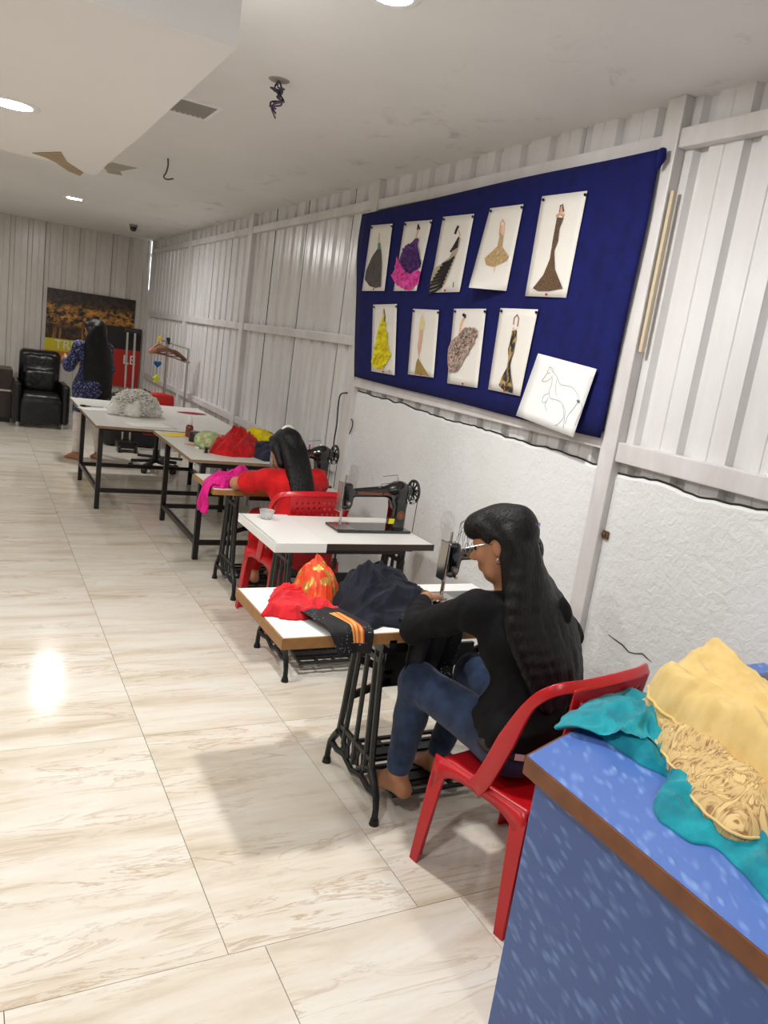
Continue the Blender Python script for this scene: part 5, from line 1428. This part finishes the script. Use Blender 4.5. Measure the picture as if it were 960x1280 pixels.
m_feather = tex2('grey_brown_feathers', [(.34, srgb(40, 36, 40)), (.5, srgb(92, 84, 74)), (.62, srgb(60, 62, 84)), (.75, srgb(140, 112, 80))], 40, (1, 2, .5))
picture('fashion sketch of a long grey feather gown with green bodice', Z(z0, [(80, 238), (142, 233), (118, 430), (53, 430)]),
        [('gown', Z(z5, [(188, 490), (215, 490), (222, 600), (215, 770), (175, 780), (130, 765), (95, 715), (105, 650), (150, 545)]), m_feather, .006),
         ('bodice', Z(z5, [(195, 440), (210, 440), (212, 495), (190, 495)]), M('sketch_green', srgb(90, 140, 90), .7), .004)],
        [('head', Z(z5, [(207, 370), (203, 410), (200, 442)]), m_skinpaint, .006)])
m_purple = tex2('purple_ruffles', [(.3, srgb(60, 28, 88)), (.6, srgb(96, 52, 130))], 60, bs=1.0); m_pinkr = tex2('pink_ruffles', [(.3, srgb(214, 44, 150)), (.65, srgb(248, 96, 190))], 60, bs=1.0)
def ruffles(t, name, poly, mat, n, seed):
    # small paper petals glued on the gown
    r = random.Random(seed); xs_ = [p[0] for p in poly]; ys_ = [p[1] for p in poly]; mb = MB(); k = 0
    while k < n:
        x, y = r.uniform(min(xs_), max(xs_)), r.uniform(min(ys_), max(ys_)); ins = False
        for i in range(len(poly)):
            (x1, y1), (x2, y2) = poly[i], poly[i-1]
            if (y1 > y) != (y2 > y) and x < (x2-x1)*(y-y1)/(y2-y1)+x1: ins = not ins
        if not ins: continue
        k += 1; a = r.uniform(-.6, .6); s = r.uniform(1.2, 2.2)
        pts = [(x+s*math.cos(q+a)*.7, y+s*math.sin(q+a)) for q in np.linspace(0, 2*PI, 7)[:-1]]
        o = len(mb.v); mb.v += [tuple(onx(u, v, XB-.018-(.009 if j < 3 else .0)-r.uniform(0, .004))) for j, (u, v) in enumerate(pts)]; mb.f.append(tuple(range(o, o+6)))
    o = mk(name, mb, mat, t, solid=.0012); o['kind'] = 'stuff'
pur = Z(z5, [(470, 410), (495, 405), (490, 460), (505, 540), (520, 600), (490, 640), (440, 670), (390, 650), (350, 580), (370, 520), (400, 460), (440, 450)])
pnk = Z(z5, [(335, 540), (350, 580), (390, 650), (440, 670), (490, 640), (515, 660), (500, 740), (430, 800), (370, 780), (320, 740), (293, 690), (320, 640)])
t = picture('fashion sketch of a ruffled gown, purple above bright pink', Z(z0, [(178, 228), (258, 222), (212, 430), (145, 430)]), [('purple_gown', pur, m_purple, .007), ('pink_skirt', pnk, m_pinkr, .006)],
            [('hair', Z(z5, [(492, 345), (498, 305), (508, 340)]), m_inkb, .006), ('neck', Z(z5, [(497, 345), (490, 375), (482, 408)]), m_skinpaint, .008)])
ruffles(t, 'purple_ruffles', pur, m_purple, 90, 1); ruffles(t, 'pink_ruffles', pnk, m_pinkr, 80, 2)
zeb = [(800, 390), (815, 410), (800, 470), (770, 560), (740, 640), (700, 740), (660, 805), (585, 815), (590, 720), (610, 640), (680, 590), (730, 550), (760, 480)]
stripes = [('stripe', Z(z5, [(805-k*2, 400+k*14), (790-k*10, 425+k*16)]), m_inkb, .007) for k in range(6)]
for k in range(9):
    y = 560+k*27; xr = 770-(y-560)*.42; xl = max(588, 700-(y-540)*.62)
    stripes.append(('stripe', Z(z5, [(xl-6, y+42), ((xl+xr)/2, y+30-8), (xr, y-12)]), m_inkb, .0085))
picture('fashion sketch of a black and beige zebra striped gown', Z(z0, [(290, 213), (381, 204), (338, 433), (250, 435)]), [('gown', Z(z5, zeb), M('stripe_beige', srgb(172, 160, 136), .7), .003)],
        stripes+[('hair', Z(z5, [(800, 315), (785, 345), (775, 375)]), m_inkb, .008), ('arm', Z(z5, [(800, 350), (812, 385)]), m_skinpaint, .005), ('shoe', Z(z5, [(762, 735), (758, 775)]), m_inkb, .003)])
m_tan = tex2('tan_lace', [(.35, srgb(166, 136, 92)), (.6, srgb(192, 164, 118))], 70)
picture('fashion sketch of a dancer in a short tan dress', Z(z0, [(428, 188), (525, 176), (475, 430), (365, 420)]), [('dress', Z(z6, [(250, 360), (277, 362), (267, 440), (315, 510), (300, 540), (250, 565), (200, 585), (155, 570), (145, 525), (235, 440)]), m_tan, .004)],
        [('arms', Z(z6, [(250, 355), (258, 280), (272, 252), (288, 275), (280, 355)]), m_skinpaint, .004), ('leg', Z(z6, [(222, 585), (212, 640), (200, 690)]), m_skinpaint, .004), ('leg', Z(z6, [(210, 590), (204, 640), (208, 695)]), m_skinpaint, .003), ('head', Z(z6, [(268, 295), (266, 330), (264, 356)]), m_skinpaint, .008)], curl=.5)
m_brown = tex2('brown_glitter', [(.35, srgb(62, 44, 32)), (.55, srgb(104, 78, 54)), (.72, srgb(150, 120, 84))], 160)
picture('fashion sketch of a brown glitter mermaid gown', Z(z0, [(580, 153), (712, 137), (650, 450), (530, 445)]), [('gown', Z(z6, [(655, 235), (702, 238), (672, 310), (662, 400), (635, 470), (640, 600), (695, 735), (600, 755), (520, 755), (485, 735), (560, 640), (605, 530), (625, 400), (640, 320)]), m_brown, .005)],
        [('shoulders', Z(z6, [(655, 228), (682, 205), (708, 225)]), m_skinpaint, .008), ('hair', Z(z6, [(676, 200), (684, 150), (696, 145), (704, 195)]), M('sketch_hair', srgb(96, 64, 44), .7), .004), ('face', Z(z6, [(690, 165), (688, 205)]), m_skinpaint, .007)])
m_yelr = tex2('yellow_ruffle', [(.35, srgb(214, 196, 0)), (.6, srgb(242, 228, 24))], 30, (1, .3, 1.8), 1.0)
yp = Z(z7, [(235, 140), (245, 200), (262, 300), (270, 390), (292, 440), (280, 470), (245, 510), (235, 545), (190, 548), (150, 520), (155, 450), (180, 320), (200, 230)])
t = picture('fashion sketch of a bright yellow ruffled gown', Z(z0, [(85, 470), (155, 468), (148, 677), (80, 665)]), [('gown', yp, m_yelr, .006)], [('hair', Z(z7, [(240, 95), (248, 150), (246, 205)]), m_inkb, .004), ('head', Z(z7, [(238, 105), (236, 140)]), m_skinpaint, .006), ('signature', Z(z7, [(278, 555), (280, 570)]), m_inkb, .002)])
ruffles(t, 'yellow_ruffles', yp, m_yelr, 90, 3)
picture('fashion sketch of a slim figure with gold glitter skirt', Z(z0, [(202, 482), (278, 486), (262, 684), (187, 674)]), [('skirt', Z(z7, [(495, 465), (515, 500), (575, 600), (470, 585), (480, 500)]), tex2('gold_glitter', [(.35, srgb(120, 96, 40)), (.65, srgb(190, 160, 84))], 160), .004),
        ('body', Z(z7, [(505, 255), (532, 255), (525, 330), (515, 400), (500, 465), (490, 380), (500, 320)]), m_skinpaint, .003), ('bodice', Z(z7, [(525, 130), (545, 200), (540, 255), (500, 252), (510, 190)]), M('sketch_straw', srgb(222, 206, 150), .7), .003)], [])
m_multi = tex2('ragged_feathers', [(.32, srgb(44, 36, 40)), (.45, srgb(196, 186, 172)), (.55, srgb(150, 120, 108)), (.66, srgb(170, 70, 56)), (.75, srgb(210, 204, 196))], 55, bs=1.0)
mp_ = Z(z7, [(845, 235), (880, 240), (920, 235), (945, 260), (930, 310), (900, 380), (860, 440), (820, 520), (770, 575), (725, 565), (715, 490), (720, 400), (740, 340), (800, 290)])
t = picture('fashion sketch of a ragged multicoloured feather gown', Z(z0, [(322, 482), (416, 482), (390, 714), (302, 700)]), [('gown', mp_, m_multi, .006)], [('hair', Z(z7, [(836, 140), (852, 150), (848, 165)]), m_inkb, .009), ('torso', Z(z7, [(840, 170), (822, 215), (815, 270)]), m_skinpaint, .009)])
ruffles(t, 'feathers', mp_, m_multi, 90, 4)
picture('fashion sketch of a black and gold fringed gown', Z(z0, [(458, 480), (568, 484), (515, 738), (422, 718)]), [('gown', Z(z8, [(240, 260), (275, 260), (270, 330), (258, 380), (250, 430), (235, 470), (225, 520), (230, 580), (245, 690), (240, 730), (180, 710), (140, 670), (160, 610), (200, 540), (212, 470), (210, 400), (225, 340)]), tex2('black_gold_fringe', [(.4, srgb(28, 24, 22)), (.5, srgb(60, 50, 38)), (.6, srgb(182, 150, 96))], 34, (1, 1, .6)), .005)],
        [('hair', Z(z8, [(252, 215), (258, 165), (280, 140), (292, 170), (282, 230)]), M('sketch_auburn', srgb(150, 110, 86), .7), .004), ('arm', Z(z8, [(250, 240), (262, 256), (276, 250)]), m_skinpaint, .006)])
# pencil horse on white card hung over the board's lower corner
hs = thing('horse_drawing', 'white card with pencil drawing of a rearing horse, hung askew', 'picture', tuple(onx(697, 490, XB)), group='pictures pinned on the blue board')
c = [np.array(q, float) for q in Z(z8, [(437, 430), (875, 548), (697, 1060), (270, 897)])]
def pg(u, v):
    q = c[0]*(1-u)*(1-v)+c[1]*u*(1-v)+c[2]*u*v+c[3]*(1-u)*v; return onx(q[0], q[1], XB-.022-.024*v*v)
mk('card', MB().grid(8, 9, pg), M('white_card', srgb(238, 238, 236), .5), hs, smooth=True, solid=.002)
def inv(px):
    # invert the bilinear card map
    u = v = .5
    for _ in range(20):
        q = c[0]*(1-u)*(1-v)+c[1]*u*(1-v)+c[2]*u*v+c[3]*(1-u)*v
        du = (c[1]-c[0])*(1-v)+(c[2]-c[3])*v; dv = (c[3]-c[0])*(1-u)+(c[2]-c[1])*u
        s = np.linalg.solve(np.array([du, dv]).T, np.array(px)-q); u += s[0]; v += s[1]
    return u, v
hl = [[(525, 530), (505, 580), (475, 625), (470, 640), (500, 640), (530, 620), (545, 600)], [(525, 530), (540, 560), (570, 590), (600, 655), (615, 668)], [(615, 668), (660, 675), (700, 690), (735, 740), (750, 790)], [(750, 790), (770, 830), (755, 880), (730, 930), (715, 975)],
      [(545, 610), (540, 660), (520, 720), (530, 765), (560, 775)], [(560, 775), (600, 790), (620, 810)], [(520, 730), (480, 750), (470, 800), (500, 790), (515, 760)], [(500, 790), (490, 830), (505, 860)], [(620, 810), (630, 870), (625, 920), (580, 965), (560, 970)], [(620, 810), (640, 860), (635, 930), (625, 995)], [(735, 800), (700, 850), (660, 900), (640, 960)], [(580, 620), (570, 690), (575, 750)], [(530, 535), (548, 545), (552, 565)], [(505, 560), (515, 580), (530, 575)]]
for L in hl:
    pts = []
    for x, y in [tuple(p) for p in spline([(a, b, 0) for a, b in L], 4) for p in [p[:2]]]:
        u, v = inv(z8(x, y)); q = np.array(pg(u, v)); q[0] -= .0022; pts.append(tuple(q))
    mk('pencil_line', MB().tube(pts, .0013, 4), m_pencil, hs)
mk('tail_mark', MB().tube([tuple(np.array(pg(*inv(z8(735, 785))))-np.array([.003, 0, 0])), tuple(np.array(pg(*inv(z8(748, 795))))-np.array([.003, 0, 0]))], .006, 6), M('teal_mark', srgb(90, 120, 130), .7), hs)

# ------------------------------------------------------------------ things fixed to the wall
def fixw(o): return o
o = mk('wooden_batten', MB().bar((W+.02, 2.453, 2.50), (W+.02, 2.453, 1.86), .018, .02), M('cream_batten', srgb(206, 190, 160), .5), bevel=.004); tag(o, 'thin cream wooden batten fixed beside the tall white post', 'batten')
lt = thing('door_latch', 'small rusty metal latch on the post edge', 'latch', tuple(onx(754, 668, W+.03)))
m_rust = M('rusty_metal', srgb(128, 92, 72), .7, .3, bscale=60, bstr=.4, var=.5, vscale=60)
q = onx(756, 668, W+.03); mk('plate', MB().box((q[0]-.002, q[1]-.006, q[2]), (.006, .036, .036)), m_rust, lt, bevel=.002); mk('bolt', MB().cyl((q[0]-.006, q[1]+.03, q[2]), (q[0]-.006, q[1]-.01, q[2]), .006), m_rust, lt)
cw = MB().tube([tuple(p) for p in spline([onx(*q_, W-.004) for q_ in ((434, 491), (426, 493), (423, 505), (421, 530), (418, 548), (416, 568))], 5)], .006, 6)
o = mk('wall_cable', cw, m_blackplastic, smooth=True); tag(o, 'black cable hanging down the sheet wall behind the woman in red', 'cable')
cw = MB().tube([tuple(p) for p in spline([onx(*q_, W+.02) for q_ in ((438, 498), (434, 515), (441, 530), (431, 555), (427, 575))], 5)], .004, 6)
o = mk('wall_cable', cw, m_blackplastic, smooth=True); tag(o, 'thin black wire at the edge of the plaster under the board', 'cable')

# ------------------------------------------------------------------ ceiling fittings
def at(px, py, z): q = onz(px, py, z); return (float(q[0]), float(q[1]), z)
vt = thing('ceiling_vent', 'flat rectangular vent grille in the ceiling beside the bulkhead', 'vent', at(241, 134, CZ))
mk('frame', MB().bb(-.12, .12, -.17, -.145, -.012, 0).bb(-.12, .12, .145, .17, -.012, 0).bb(-.12, -.10, -.145, .145, -.012, 0).bb(.10, .12, -.145, .145, -.012, 0), m_lampring, vt, local=True)
for k in range(7): mk('slat', MB().box((-.085+.0285*k, 0, -.006), (.022, .29, .003), Matrix.Rotation(.6, 3, 'Y')), M('grille_grey', srgb(150, 146, 140), .5), vt, local=True)
wr = thing('hanging_wires', 'tangled purple and black wires hanging from a ceiling hole', 'wires', at(349, 100, CZ))
rr = random.Random(2)
for k, mt in enumerate((M('wire_purple', srgb(70, 40, 96), .5), m_blackplastic, M('wire_grey', srgb(90, 84, 90), .5))):
    pts = [(0, 0, 0)]+[(rr.uniform(-.035, .035), rr.uniform(-.035, .035), -.03-.012*i+rr.uniform(-.015, .015)) for i in range(8)]+[(.0, 0, -.125-.02*k)]
    mk('wire', MB().tube([tuple(p) for p in spline(pts, 4)], .0042, 6), mt, wr, local=True, smooth=True)
mk('ceiling_hole_plate', MB().lathe([(.001, -.003), (.045, -.003), (.05, 0)], n=20), M('stain_grey', srgb(160, 152, 144), .7), wr, local=True)
o = mk('ceiling_hook', MB().tube([tuple(p) for p in spline([(0, 0, 0), (.004, 0, -.05), (-.006, 0, -.10), (-.02, 0, -.13), (0, .0, -.145), (.035, 0, -.135), (.05, 0, -.13)], 4)], .006, 6), m_rust, smooth=True); o.location = at(210, 198, CZ); tag(o, 'bent wire hook hanging from the ceiling past the vent', 'hook')
dm = thing('ceiling_camera', 'small dark dome fitting on the ceiling near the back corner', 'dome camera', at(167, 281, CZ))
mk('base', MB().lathe([(.001, -.03), (.05, -.03), (.055, 0)], n=20), M('grey_base', srgb(120, 116, 110), .5), dm, local=True, sangle=40); mk('dome', MB().lathe([(.001, -.085), (.03, -.075), (.043, -.05), (.045, -.03)], n=20), m_blackplastic, dm, local=True, smooth=True)
# torn board at the far end of the bulkhead, and the damp patch behind it
pk = Z(lambda x, y: (x, y), [(40, 191), (76, 190), (84, 203), (104, 216), (100, 219.5), (86, 214), (70, 203), (58, 197)])
mk('torn_board', MB().prism([tuple(onz(x, y, SZ-.002)[:2]) for x, y in pk], lambda u, v, t: (u, v, t), SZ-.004, SZ-.001), M('bare_board', srgb(176, 156, 124), .8, var=.3, vscale=12), bpy.data.objects['trim_1'], fix=True)
pk = [(128, 206), (140, 203), (172, 210), (150, 214), (153, 219), (135, 216)]
mk('damp_patch', MB().prism([tuple(onz(x, y, CZ)[:2]) for x, y in pk], lambda u, v, t: (u, v, t), CZ-.002, CZ+.001), M('damp_stain', srgb(178, 170, 154), .8, var=.25, vscale=9), ceiling, fix=True)

# ------------------------------------------------------------------ far corner: recliner, cabinet, posters, trolley, rack, office chair
def leather(name, c):
    mt, nt, b = new_mat(name); b.inputs['Base Color'].default_value = c; b.inputs['Roughness'].default_value = .3
    v = coords(nt, 'Object'); bump(nt, b, noise(nt, v, 7, 4, .6, .6), .5, .03); return mt
m_leather = leather('black_leather', srgb(16, 17, 20))
rc_ = thing('recliner', 'black leather recliner armchair against the sheet back wall', 'armchair', (.90, 12.1, 0))
f = Field((.5, 11.6, .02), (1.3, 12.7, 1.12), .014)
f.rbox((.90, 12.38, .70), (.27, .10, .34), .07, .05, Matrix.Rotation(-.16, 3, 'X')); mkf('backrest', f, m_leather, rc_)
f = Field((.5, 11.6, .02), (1.3, 12.7, 1.12), .014); f.rbox((.90, 12.30, .86), (.22, .10, .13), .07, .04); f.rbox((.90, 12.24, .62), (.22, .09, .16), .07, .04); f.wob(.006, 18, 1); mkf('back_cushion', f, m_leather, rc_)
f = Field((.5, 11.5, .02), (1.3, 12.7, 1.12), .014); f.rbox((.90, 11.98, .38), (.25, .30, .10), .06, .04); f.rbox((.90, 11.74, .22), (.27, .06, .17), .04, .04); mkf('seat', f, m_leather, rc_)
for s in (-1, 1):
    f = Field((.4, 11.5, .02), (1.4, 12.7, 1.12), .014); f.rbox((.90+s*.31, 12.05, .34), (.055, .36, .28), .05, .03); mkf('armrest', f, m_leather, rc_)
for s in (-1, 1):
    for y in (11.74, 12.4): mk('foot', MB().cyl((.90+s*.29, y, 0), (.90+s*.29, y, .07), .025), m_chrome, rc_)
cb = thing('side_cabinet', 'low dark brown cabinet with chrome strip beside the recliner', 'cabinet', (.44, 12.3, 0))
m_dbrown = M('dark_brown_wood', srgb(44, 30, 26), .4)
mk('body', MB().bb(.30, .545, 12.05, 12.6, .06, .74), m_dbrown, cb, bevel=.01); mk('chrome_strip', MB().bb(.34, .53, 12.035, 12.05, .435, .46), m_chrome, cb); mk('plinth', MB().bb(.32, .53, 12.08, 12.58, 0, .06), m_blackplastic, cb)

def city_mat():
    mt, nt, b = new_mat('night_city_print'); v = coords(nt, 'Object', (1, 1, 1)); sp = nt.nodes.new('ShaderNodeSeparateXYZ'); nt.links.new(v, sp.inputs[0])
    n = noise(nt, coords(nt, 'Object', (1, 1, 1.4)), 9, 5, .7, .5)
    band = ramp(nt, sp.outputs['Z'], [(.0, (0, 0, 0, 1)), (.42, (.2, .2, .2, 1)), (.52, (1, 1, 1, 1)), (.68, (.9, .9, .9, 1)), (.78, (.12, .12, .12, 1)), (1, (0, 0, 0, 1))])
    g = ramp(nt, n, [(.44, (0, 0, 0, 1)), (.58, (.7, .7, .7, 1)), (.72, (1, 1, 1, 1))]); f = mix(nt, 1.0, band, g, 'MULTIPLY')
    n2 = noise(nt, coords(nt, 'Object', (1, 1, .12)), 16, 2); g2 = ramp(nt, n2, [(.56, (0, 0, 0, 1)), (.7, (.45, .45, .45, 1))])
    low = ramp(nt, sp.outputs['Z'], [(.1, (1, 1, 1, 1)), (.46, (1, 1, 1, 1)), (.52, (0, 0, 0, 1))]); f2 = mix(nt, 1.0, g2, low, 'MULTIPLY')
    c = mix(nt, f, srgb(24, 15, 12), srgb(236, 164, 64)); c = mix(nt, f2, c, srgb(214, 150, 50)); nt.links.new(c, b.inputs['Base Color']); b.inputs['Roughness'].default_value = .35
    return mt
YP = YB-.035
ps = thing('poster', 'night city poster with gold lights and yellow lettered band on the back wall', 'poster', (1.0, YP, .98))
mk('print', MB().bb(1.0, 2.27, YP, YP+.012, 1.20, 1.93), city_mat(), ps)
mk('yellow_band', MB().bb(1.0, 2.0, YP, YP+.012, 1.02, 1.20), M('poster_yellow', srgb(206, 190, 30), .4), ps)
mk('orange_band', MB().bb(1.0, 2.0, YP, YP+.012, .86, 1.02), M('poster_orange', srgb(196, 120, 30), .4), ps)
m_letter = M('poster_letters', srgb(232, 224, 206), .4)
text_mesh('lettering', 'TRI', .19, m_letter, ps, (.27, -.006, .13), (PI/2, 0, 0), .003)
ps2 = thing('poster', 'black and red poster with white letters low beside the corner', 'poster', (2.07, YP-.014, .58))
mk('black_panel', MB().bb(1.76, 2.39, YP-.014, YP-.003, 1.16, 1.50), M('poster_black', srgb(22, 16, 16), .35), ps2)
mk('red_panel', MB().bb(1.76, 2.39, YP-.014, YP-.003, .58, 1.16), M('poster_red', srgb(178, 34, 24), .4), ps2)
text_mesh('lettering', 'LE', .20, m_letter, ps2, (.16, -.004, .42), (PI/2, 0, 0), .003)

tr = thing('trolley_stand', 'folding trolley with two tall silver poles and black handle', 'trolley', (1.80, 10.25, 0))
for dx in (-.045, .045): mk('pole', MB().cyl((1.80+dx, 10.25, .10), (1.80+dx-.03, 10.25, 1.50), .013), m_chrome, tr)
mk('handle', MB().bb(1.69, 1.87, 10.23, 10.27, 1.49, 1.535), m_blackplastic, tr, bevel=.01)
mk('base', MB().bb(1.68, 1.92, 10.12, 10.36, .05, .14), m_blackplastic, tr, bevel=.015)
for dx in (-.1, .1): mk('wheel', MB().cyl((1.80+dx-.015, 10.12, .05), (1.80+dx+.015, 10.12, .05), .05), m_blackplastic, tr)
f = Field((1.45, 10.40, -.02), (2.36, 11.2, .85), .016); f.rbox((1.93, 10.80, .32), (.34, .24, .33), .10, .05); f.ell((1.78, 10.7, .5), (.2, .18, .2), None, .08); f.wob(.014, 11, 3); f.cut((0, 0, .001), (0, 0, -1))
tag(mkf('cloth_sack', f, M('black_sack', srgb(20, 20, 22), .6, bscale=20, bstr=.4)), 'big black cloth sack standing behind the cutting table', 'sack')
mt, nt, b = new_mat('leopard_print'); v = coords(nt, 'Object'); vo = nt.nodes.new('ShaderNodeTexVoronoi'); nt.links.new(v, vo.inputs['Vector']); vo.inputs['Scale'].default_value = 20; vo.inputs['Randomness'].default_value = .9
nt.links.new(ramp(nt, vo.outputs['Distance'], [(.22, srgb(120, 88, 50)), (.3, srgb(24, 18, 14)), (.46, srgb(30, 22, 18)), (.52, srgb(142, 116, 76))]), b.inputs['Base Color']); b.inputs['Roughness'].default_value = .8
o = heap('cloth_piece', [(1.72, 10.62), (1.95, 10.52), (2.25, 10.6), (2.3, 10.8), (2.2, 10.98), (1.9, 11.0), (1.7, 10.85)], .655, .06, mt, 71, 7, .05, .4, [], plateau=3)
tag(o, 'leopard print cloth thrown over the black sack', 'cloth')

m_steel = M('brushed_steel', srgb(168, 166, 160), .35, .8)
rk = thing('clothes_rack', 'steel clothes rack with black end cap by the sheet wall', 'clothes rack', (2.14, 9.85, 0))
rx, ry = 2.14, 9.85
mk('pole', MB().cyl((rx, ry, .04), (rx, ry, 1.44), .016), m_steel, rk); mk('end_cap', MB().cyl((rx, ry, 1.42), (rx, ry, 1.50), .024), m_blackplastic, rk)
mk('pole', MB().cyl((2.36, 9.70, .04), (2.36, 9.70, 1.40), .014), m_steel, rk)
mk('top_bar', MB().cyl((rx-.12, ry-.02, 1.46), (rx+.005, ry, 1.455), .011).cyl((rx+.01, ry, 1.44), (2.36, 9.70, 1.40), .010), m_steel, rk)
mk('base_bar', MB().bar((rx-.26, ry+.0, .03), (rx+.26, ry-.16, .03), .03, .03).bar((rx, ry-.22, .03), (rx, ry+.22, .03), .03, .03), m_blackplastic, rk)
m_hang = M('pale_wood_hanger', srgb(186, 130, 96), .45, var=.2, vscale=20); m_hang2 = M('brown_wood_hanger', srgb(120, 82, 66), .45, var=.2, vscale=20)
def hanger(label, x, y, z, rz, mat, wd=.36, tilt=0):
    t = thing('clothes_hanger', label, 'hanger', (x, y, z), rz, 'hangers on the clothes rack')
    t.rotation_euler = (0, tilt, rz)
    pts = spline([(-wd/2, 0, -.115), (-wd/4, 0, -.07), (0, 0, -.038), (wd/4, 0, -.07), (wd/2, 0, -.115)], 6)
    mb = MB(); sweep_band(mb, pts, [(0, 1, 0)]*len(pts), .028, .016); mk('shoulder', mb, mat, t, local=True, bevel=.003, fix=True)
    mk('trouser_bar', MB().cyl((-wd/2+.015, 0, -.12), (wd/2-.015, 0, -.12), .007), mat, t, local=True)
    mk('hook', MB().tube([tuple(p) for p in spline([(0, 0, -.04), (0, 0, -.005), (.016, 0, .012), (.018, 0, .03), (0, 0, .042), (-.016, 0, .03)], 5)], .003, 6), m_chrome, t, local=True)
hanger('pale wooden clothes hanger turned out towards the poster', 2.02, 9.83, 1.44, .75, m_hang, .36, -.10)
hanger('pale wooden clothes hanger, second on the rack arm', 2.06, 9.80, 1.425, .50, m_hang, .36, -.04)
hanger('pale wooden clothes hanger, next to the black end cap', 2.10, 9.79, 1.41, .25, m_hang, .38, .04)
hanger('brown wooden clothes hanger in front of the rack pole', 2.16, 9.77, 1.40, .05, m_hang2, .42, .18)
hanger('brown wooden clothes hanger nearest the sheet wall', 2.22, 9.74, 1.39, -.1, m_hang2, .40, .24)
oc = thing('toy_string', 'string of small plush toys hanging from the rack arm, blue heart and yellow star', 'toys', (2.03, 9.84, .98))
mk('string', MB().cyl((2.03, 9.84, 1.45), (2.03, 9.84, .98), .004), m_steel, oc)
def heart2(s): return [(s*.5*math.sin(a)**3*1.6/1.6, s*(.8125*math.cos(a)-.3125*math.cos(2*a)-.125*math.cos(3*a)-.0625*math.cos(4*a))*.5) for a in np.linspace(0, 2*PI, 24)[:-1]]
mk('blue_heart', MB().prism(heart2(.09), lambda u, v, t: (2.03+u, 9.83+t, 1.17+v), -.02, .02), M('plush_blue', srgb(20, 90, 150), .8), oc, fix=True, bevel=.004)
star = [((.055 if k % 2 == 0 else .028)*math.sin(k*PI/5), (.055 if k % 2 == 0 else .028)*math.cos(k*PI/5)) for k in range(10)]
mk('yellow_star', MB().prism(star, lambda u, v, t: (2.03+u, 9.83+t, .99+v), -.018, .018), M('plush_yellow', srgb(216, 222, 30), .8), oc, fix=True, bevel=.003)
mk('yellow_clip', MB().prism(star, lambda u, v, t: (2.03+u*.7, 9.82+t, 1.47+v*.7), -.015, .015), M('clip_yellow', srgb(240, 200, 30), .6), oc, fix=True)

of = thing('office_chair', 'red backed swivel office chair pushed under the far cutting table', 'office chair', (1.93, 9.05, 0))
f = Field((1.6, 9.1, .5), (2.3, 9.5, .95), .012); f.rbox((1.97, 9.27, .70), (.165, .035, .165), .033, .02); f.ell((1.97, 9.27, .76), (.16, .04, .12), None, .03); mkf('backrest', f, M('red_fabric', srgb(196, 34, 28), .6), of)
f = Field((1.6, 8.7, .38), (2.3, 9.3, .55), .012); f.rbox((1.93, 9.02, .47), (.21, .20, .04), .035, .02); mkf('seat', f, M('red_fabric_seat', srgb(180, 30, 26), .6), of)
mk('back_strut', MB().tube([(1.94, 9.1, .42), (1.95, 9.28, .44), (1.96, 9.30, .62)], .018, 8), m_blackplastic, of)
mk('gas_column', MB().cyl((1.93, 9.05, .10), (1.93, 9.05, .43), .022).cyl((1.93, 9.05, .09), (1.93, 9.05, .24), .035), m_blackplastic, of)
for k in range(5):
    a = k*2*PI/5+.3; ex, ey = 1.93+.27*math.cos(a), 9.05+.27*math.sin(a)
    lg = mk('base_leg', MB().bar((1.93, 9.05, .11), (ex, ey, .085), .04, .035), m_blackplastic, of, bevel=.006)
    sub_of(lg, 'castor', MB().cyl((ex-1.93-.025*math.sin(a), ey-9.05+.025*math.cos(a), .03), (ex-1.93+.025*math.sin(a), ey-9.05-.025*math.cos(a), .03), .03), m_blackplastic)
